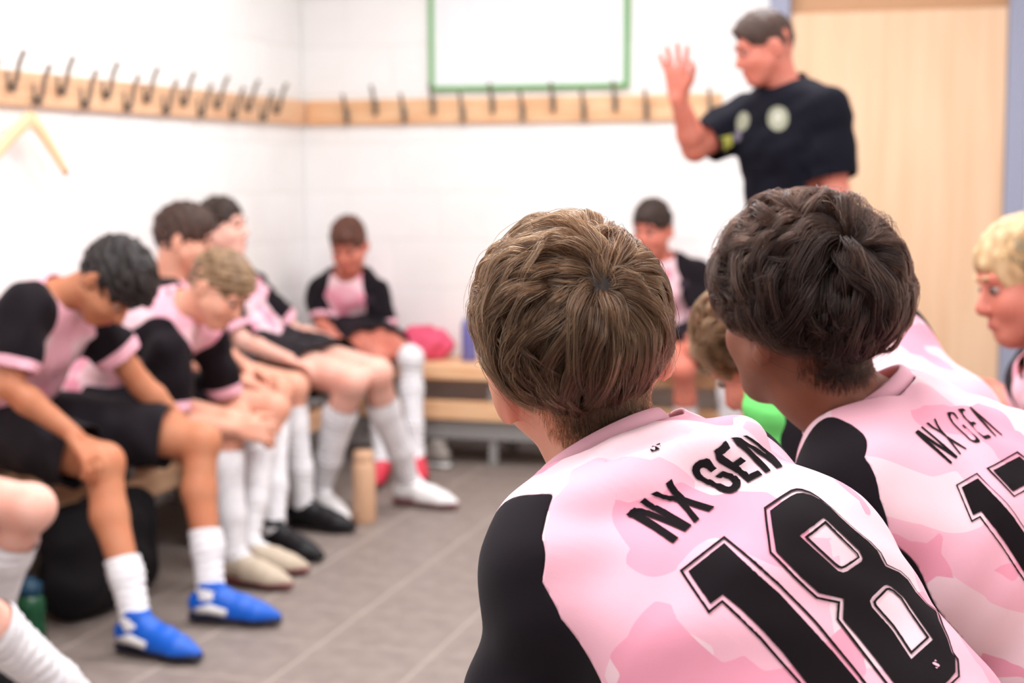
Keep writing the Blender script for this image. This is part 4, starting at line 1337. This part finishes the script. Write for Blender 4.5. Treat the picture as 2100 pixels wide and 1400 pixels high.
def folds_18(S, p):
    """cloth rucked up across the shoulders behind the collar, slack folds beside it"""
    S.cone(at(1200, 1030, d=1.318), at(1300, 990, d=1.332), .024, .026, .022)
    S.cone(at(1300, 990, d=1.332), at(1400, 945, d=1.348), .026, .026, .022)
    S.cone(at(1400, 945, d=1.348), at(1510, 915, d=1.405), .026, .026, .022)
    S.cone(at(1260, 930, d=1.322), at(1400, 885, d=1.338), .010, .010, .012, True)

p18, s18 = front_boy('eighteen', 'nearest boy with tousled brown hair, number 18 on the back of his pink jersey', SK_fair, None, H_cap,
    dict(top=.004, back=.002, side=.002, front=.006, rough=.001, nape=.058, seed=40), 41, folds_18,
    ([-.05, .0, .027, .056, .10, .16, .30], [.98, 1.04, 1.27, 1.37, 1.38, 1.34, 1.3]), fold=.0022, one_seam=True, neck=(.02, .05), ear=1.35, bulk=.94, sc=.94, armk=.13)
b18 = p18.location
for n_, L in zip('NXGEN', LET_18): print_on('eighteen', 'printed_letter', [L], M_print, b18, s18)
print_on('eighteen', 'printed_digit', [D1], M_print, b18, s18)
print_on('eighteen', 'digit_outline', stroke(D1o, 5.0), M_print, b18, s18)
d8 = print_on('eighteen', 'printed_digit', [D8, D8h1, D8h2], M_print, b18, s18)
print_on('eighteen', 'digit_outline', stroke(D8o, D8ow, True), M_print, b18, s18)
print_on('eighteen', 'digit_outline', stroke(H1o, [5, 4.5, 3, 3.5, 4.5, 5, 5, 5, 5], True), M_print, b18, s18)
print_on('eighteen', 'digit_outline', stroke(H2o, [5, 5, 5, 4.5, 3.5, 3.5, 3.5, 4.5, 5, 4.5, 4.5], True), M_print, b18, s18)
for L in LOGO_18: print_on('eighteen', 'neck_logo', [L], M_print, b18, s18)
for L in MARK_18: print_on('eighteen', 'maker_mark', [L], M_cuff, b18, s18, .0022)

p17, s17 = front_boy('seventeen', 'second nearest boy with wavy dark hair, number 17 on the back of his pink jersey', SK_brown, None, H_cap,
    dict(top=.004, back=.002, side=.002, front=.006, rough=.001, nape=.058, seed=45), 46, None,
    ([-.05, -.02, .01, .05, .10, .30], [.62, .90, 1.26, 1.38, 1.42, 1.35]), fold=.0025, one_seam=True, neck=(.02, .05), ear=1.25, bulk=.98, sc=.94, armk=.125)
b17 = p17.location
for n_, L in zip('NXGEN', LET_17): print_on('seventeen', 'printed_letter', [L], M_print, b17, s17)
print_on('seventeen', 'printed_digit', [E1], M_print, b17, s17)
print_on('seventeen', 'digit_outline', stroke(E1o, E1w), M_print, b17, s17)
print_on('seventeen', 'printed_digit', [E7], M_print, b17, s17)
print_on('seventeen', 'digit_outline', stroke(E7o, [1.5, 2, 3, 3, 2.5, 2.5]), M_print, b17, s17)

# --- hair of the two nearest boys
def hair_of(person): return next(o for o in person.children if o.name.startswith('hair'))
def len18(d):
    z, y = d[:, 2], d[:, 1]
    return np.interp(z, [-.9, -.62, -.45, -.2, .05, .3, .7, 1], [.010, .013, .024, .045, .062, .078, .095, .100]) * np.interp(y, [-1, 0, 1], [1, 1, .8]) * (1 - .45 * np.clip((np.abs(d[:, 0]) - .55) * 4, 0, 1) * np.clip(1 - z * 3, 0, 1))
def hgt18(d):
    return np.interp(d[:, 2], [-.9, -.6, -.45, -.1, .3, .7, 1], [.002, .003, .009, .014, .017, .021, .023])
M_str18 = strand_mat('light_brown_strands', [srgb(22, 11, 5), srgb(50, 30, 17), srgb(78, 49, 30), srgb(130, 88, 57)])
P_ = PEOPLE['eighteen']
groom('hair_strands', hair_of(p18), np.array(b18), P_['hd'], basis(P_['hf'], P_['hu']), .94, 24000, (.022, -.080, .052), len18, hgt18, .00021, M_str18, 50,
      clumps=420, clump=.82, wave=.003, wfreq=70, jitter=.26, gravity=.40)
def len17(d):
    return np.interp(d[:, 2], [-.9, -.6, -.42, -.1, .3, .7, 1], [.006, .008, .028, .062, .085, .095, .095]) * (1 - .5 * np.clip((np.abs(d[:, 0]) - .5) * 4, 0, 1) * np.clip(1 - d[:, 2] * 3, 0, 1))
def hgt17(d):
    return np.interp(d[:, 2], [-.9, -.6, -.42, -.1, .3, .7, 1], [.001, .002, .013, .023, .027, .029, .030])
M_str17 = strand_mat('dark_brown_strands', [srgb(10, 4, 3), srgb(20, 10, 7), srgb(32, 17, 11), srgb(60, 36, 25)])
P_ = PEOPLE['seventeen']
groom('hair_strands', hair_of(p17), np.array(b17), P_['hd'], basis(P_['hf'], P_['hu']), .94, 22000, (.0, -.070, .065), len17, hgt17, .00024, M_str17, 60,
      clumps=420, clump=.80, wave=.0060, wfreq=80, jitter=.38, gravity=.25)

def lenE(d): return np.interp(d[:, 2], [-.9, -.55, -.3, .3, 1], [.01, .02, .045, .075, .085])
def hgtE(d): return np.interp(d[:, 2], [-.9, -.55, -.3, .3, 1], [.002, .003, .008, .013, .018])
P_ = PEOPLE['fair']
groom('hair_strands', hair_of(p_fair), np.array(p_fair.location), P_['hd'], basis(P_['hf'], P_['hu']), .95, 9000, (.0, -.075, .065), lenE, hgtE, .0003,
      strand_mat('blond_strands', [srgb(150, 108, 70), srgb(186, 144, 100), srgb(218, 184, 142)]), 70, clumps=260, clump=.7, wave=.003, jitter=.25, gravity=.2)
P_ = PEOPLE['curly']
groom('hair_strands', hair_of(p_curly), np.array(p_curly.location), P_['hd'], basis(P_['hf'], P_['hu']), .95, 9000, (.0, -.070, .065), lenE, lambda d: hgtE(d) + .008, .0003,
      strand_mat('curly_brown_strands', [srgb(48, 28, 16), srgb(76, 48, 28), srgb(108, 72, 44)]), 71, clumps=200, clump=.8, wave=.010, wfreq=160, jitter=.5, gravity=.2)

def nape(key, person, m, seed, zlo, zhi, n):
    """short clipped hair running down onto the neck"""
    r = np.random.default_rng(seed)
    V, T = BODIES[key]
    bvh = BVHTree.FromPolygons([tuple(v) for v in V], [tuple(t) for t in T.tolist()])
    P_ = PEOPLE[key]; R_ = basis(P_['hf'], P_['hu']); c = P_['hd']; base = np.array(person.location)
    down = R_ @ np.array([0, 0, -1.])
    out = []
    for _ in range(n):
        ph = r.normal(0, .62); z = r.uniform(zlo, zhi)
        if abs(ph) > 1.25 or r.uniform() > np.clip((z - zlo) / .025, .08, 1) * (1.0 if abs(ph) < .9 else .6): continue
        lim = zlo + .020 * (abs(ph) / 1.2) ** 2
        if z < lim: continue
        dr = R_ @ np.array([math.sin(ph), -math.cos(ph), 0])
        o = c + R_ @ np.array([0, -.022, z])
        loc, nor, _, _ = bvh.ray_cast(Vector(o + dr * .2), Vector(-dr), .3)
        if loc is None: continue
        p0, nn = np.array(loc), np.array(nor)
        if nn @ dr < 0: nn = -nn
        L = r.uniform(.006, .012)
        d = nrm(down + nn * .22 + r.normal(0, .18, 3))
        out.append([p0 - nn * .0005, p0 + nrm(d + nn * .35) * L * .35, p0 + nrm(d + nn * .2) * L * .7, p0 + d * L])
    P = np.array(out) - base
    cd = bpy.data.hair_curves.new('nape_hair'); cd.add_curves([4] * len(P))
    cd.position_data.foreach_set('vector', P.astype(np.float32).ravel())
    ra = cd.attributes.get('radius') or cd.attributes.new('radius', 'FLOAT', 'POINT')
    ra.data.foreach_set('value', np.tile(np.array([1, .9, .7, .2]) * .00017, len(P)).astype(np.float32))
    o = bpy.data.objects.new('nape_hair', cd); COL.objects.link(o); cd.materials.append(m)
    o.parent = hair_of(person); o['kind'] = 'stuff'
nape('eighteen', p18, M_str18, 80, -.072, -.010, 9000)
nape('seventeen', p17, M_str17, 81, -.074, -.005, 9000)

# ------------------------------------------------------------------ badges and marks
M_badge, M_badge2 = mat('badge_cream', srgb(150, 152, 132), .6), mat('badge_pale', srgb(186, 188, 172), .6)
M_lilac, M_lime, M_crest = mat('badge_lilac', srgb(112, 104, 122), .6), mat('lime_panel', srgb(176, 176, 84), .7), mat('dark_crest', srgb(46, 34, 46), .6)
def oval(cx, cy, rx, ry, rot=0.0, n=20):
    return [(cx + rx * math.cos(a) * math.cos(rot) - ry * math.sin(a) * math.sin(rot), cy + rx * math.cos(a) * math.sin(rot) + ry * math.sin(a) * math.cos(rot)) for a in np.linspace(0, 2 * math.pi, n, endpoint=False)]
bc = coach.location
o = print_on('coach', 'round_badge', [oval(1597, 243, 22, 26)], M_badge, bc, coach_shirt)
if o: print_on('coach', 'badge_centre', [oval(1597, 240, 11, 14)], M_badge2, bc, coach_shirt, .003)
print_on('coach', 'chest_emblem', [oval(1524, 250, 14, 21, .35)], M_badge, bc, coach_shirt)
print_on('coach', 'chest_emblem', [oval(1513, 279, 9, 12, .3)], M_lilac, bc, coach_shirt)
print_on('coach', 'underarm_panel', [[(1466, 285), (1500, 276), (1502, 296), (1484, 308), (1466, 304)]], M_lime, bc, coach_shirt)
print_on('back_left', 'chest_crest', [oval(757, 615, 11, 9)], M_crest, p_bl.location, s_bl)
print_on('back_right', 'chest_crest', [oval(1402, 582, 11, 9)], M_crest, p_br.location, s_br)

# ------------------------------------------------------------------ bottles, bags and kit on floor and benches
def revolve(name, label, cat, loc, parts, group=None):
    r = empty(name, loc)
    tag(r, label, cat, group)
    for pn, prof, m in parts:
        V, F = lathe_data(prof)
        link(pn, mesh_py(pn, V, F), m, r)
    return r
M_tanb = mat('tan_bottle', srgb(226, 182, 148), .45, .35)
M_greenb, M_teal = mat('green_bottle', srgb(16, 78, 48), .2, .5), mat('teal_cap', srgb(16, 60, 84), .4, .4)
M_clear, M_bluel = mat('frosted_bottle', srgb(226, 230, 234), .3, .4), mat('violet_blue_bottle', srgb(110, 112, 176), .35, .4)
M_cap = mat('grey_cap', srgb(170, 172, 176), .4, .4)
revolve('drinks_bottle', 'tan drinks bottle standing on the floor beside the white boots', 'bottle', tuple(at(748, 1070, Z=0) * np.array([1, 1, 0])),
        [('bottle_body', [(.040, 0), (.043, .006), (.043, .205), (.040, .222), (.034, .232)], M_tanb), ('cap', [(.036, .228), (.038, .232), (.038, .262), (.033, .270), (.010, .272)], M_tanb)], 'drinks bottles')
revolve('drinks_bottle', 'dark green drinks bottle on the floor at the left edge', 'bottle', tuple(at(66, 1322, Z=0) * np.array([1, 1, 0])),
        [('bottle_body', [(.036, 0), (.039, .005), (.039, .060), (.036, .075), (.039, .090), (.039, .125), (.030, .145)], M_greenb), ('cap', [(.031, .143), (.033, .146), (.033, .175), (.020, .180), (.012, .192), (.008, .193)], M_teal)], 'drinks bottles')
q = at(590, 700, X=-2.86)
revolve('drinks_bottle', 'frosted white bottle on the left bench beyond the boys', 'bottle', (-2.86, q[1], .444),
        [('bottle_body', [(.032, 0), (.034, .004), (.034, .15), (.022, .18)], M_clear), ('cap', [(.020, .178), (.020, .205), (.012, .208)], M_cap)], 'drinks bottles')
revolve('drinks_bottle', 'violet-blue bottle on the back bench just left of the nearest head', 'bottle', (at(962, 660, Y=6.72)[0], 6.72, .444),
        [('bottle_body', [(.034, 0), (.036, .004), (.036, .16), (.024, .19)], M_bluel), ('cap', [(.022, .188), (.022, .215), (.012, .22)], M_clear)], 'drinks bottles')

def soft_bag(name, label, cat, loc, size, m, seed, strap=True, rz=0.0, group=None):
    r = empty(name, loc, rz)
    tag(r, label, cat, group)
    a, b, c = size
    S = Solid(.010)
    rr = min(b, c) * .48
    for z in (rr, c - rr): S.cone((-a / 2 + rr, 0, z), (a / 2 - rr, 0, z), rr, rr * .92, .06)
    S.ell((0, 0, c * .45), (a * .48, b * .5, c * .42), None, .05)
    V, T = S.build(disp=fold_noise(seed, .008, .10)); T = orient(V, T)
    V[:, 2] = np.maximum(V[:, 2], 0)
    link('bag_body', mesh_np('bag_body', V, T), m, r)
    tube('zip', [(-a * .36, -.004, c * .90), (0, -.004, c * .985), (a * .36, -.004, c * .90)], .004, M_cap, r, 6)
    if strap:
        for s in (-1, 1):
            tube('strap', [(-a * .22, s * b * .46, c * .45), (-a * .20, s * b * .42, c * .9), (-a * .10, s * b * .15, c * 1.10), (a * .10, s * b * .15, c * 1.10), (a * .20, s * b * .42, c * .9), (a * .22, s * b * .46, c * .45)], .009, m, r, 8, .35)
    return r
M_bagk, M_bagp, M_bagt = mat('black_bag', srgb(22, 20, 24), .7, .2), mat('pink_bag', srgb(232, 92, 124), .6, .25), mat('dark_teal_bag', srgb(20, 42, 42), .7, .2)
soft_bag('kit_bag', 'tall black kit bag added to darken under the left bench behind the blue boots', 'bag', (-2.465, 4.09, 0), (.52, .19, .34), M_bagk, 81, False, math.pi / 2, 'kit bags')  # added bag, stands before the lit shelf for the darkness under the bench
soft_bag('kit_bag', 'slim black kit bag added to fill the dark gap behind the black boots', 'bag', (-2.50, 4.98, 0), (.30, .14, .32), M_bagk, 85, False, math.pi / 2, 'kit bags')  # another added bag, makes the gap between the socks dark
soft_bag('kit_bag', 'dark teal kit bag on the floor in the corner behind the white boots', 'bag', (-2.80, 5.98, 0), (.40, .26, .17), M_bagt, 83, False, math.pi / 2, 'kit bags')
soft_bag('kit_bag', 'bright pink bag on the back bench beside the red-booted boy', 'bag', (at(872, 740, Y=6.74)[0], 6.74, .448), (.23, .17, .13), M_bagp, 84, True, .2, 'kit bags')

# stray white trainer below the back bench
tq = at(912, 945, Z=0)
t_r = empty('training_shoe', (tq[0], 6.47, 0), 1.2)
tag(t_r, 'greyish white training shoe lying below the back bench', 'shoe')
for nm, me, m in (('upper', BOOT[0], mat('grey_white_shoe', srgb(150, 142, 136), .6)), ('sole', BOOT[1], M_white), ('laces', BOOT[3], M_white)):
    c_ = bpy.data.objects.new(nm, me); COL.objects.link(c_); c_.parent = t_r
    c_.material_slots[0].link = 'OBJECT'; c_.material_slots[0].material = m
    if nm == 'laces': c_['kind'] = 'stuff'

# green training bib hung round the bent boy's neck
def bib():
    S = Solid(.008)
    pts = [at(1532, 795, Y=2.20), at(1558, 842, Y=2.19), at(1592, 872, Y=2.18), at(1640, 905, Y=2.18)]
    S.chain(pts, [.007, .016, .022, .030], .03)
    S.chain([pts[3], pts[3] + np.array([.02, .02, -.14])], [.034, .05], .03)
    V, T = S.build(disp=fold_noise(91, .004, .05)); T = orient(V, T)
    o = put('training_bib', (V, T), mat('green_bib', srgb(104, 200, 104), .7, .2), np.array(p_curly.location), p_curly)
    o['label'] = 'bright green bib below the chin'
bib()
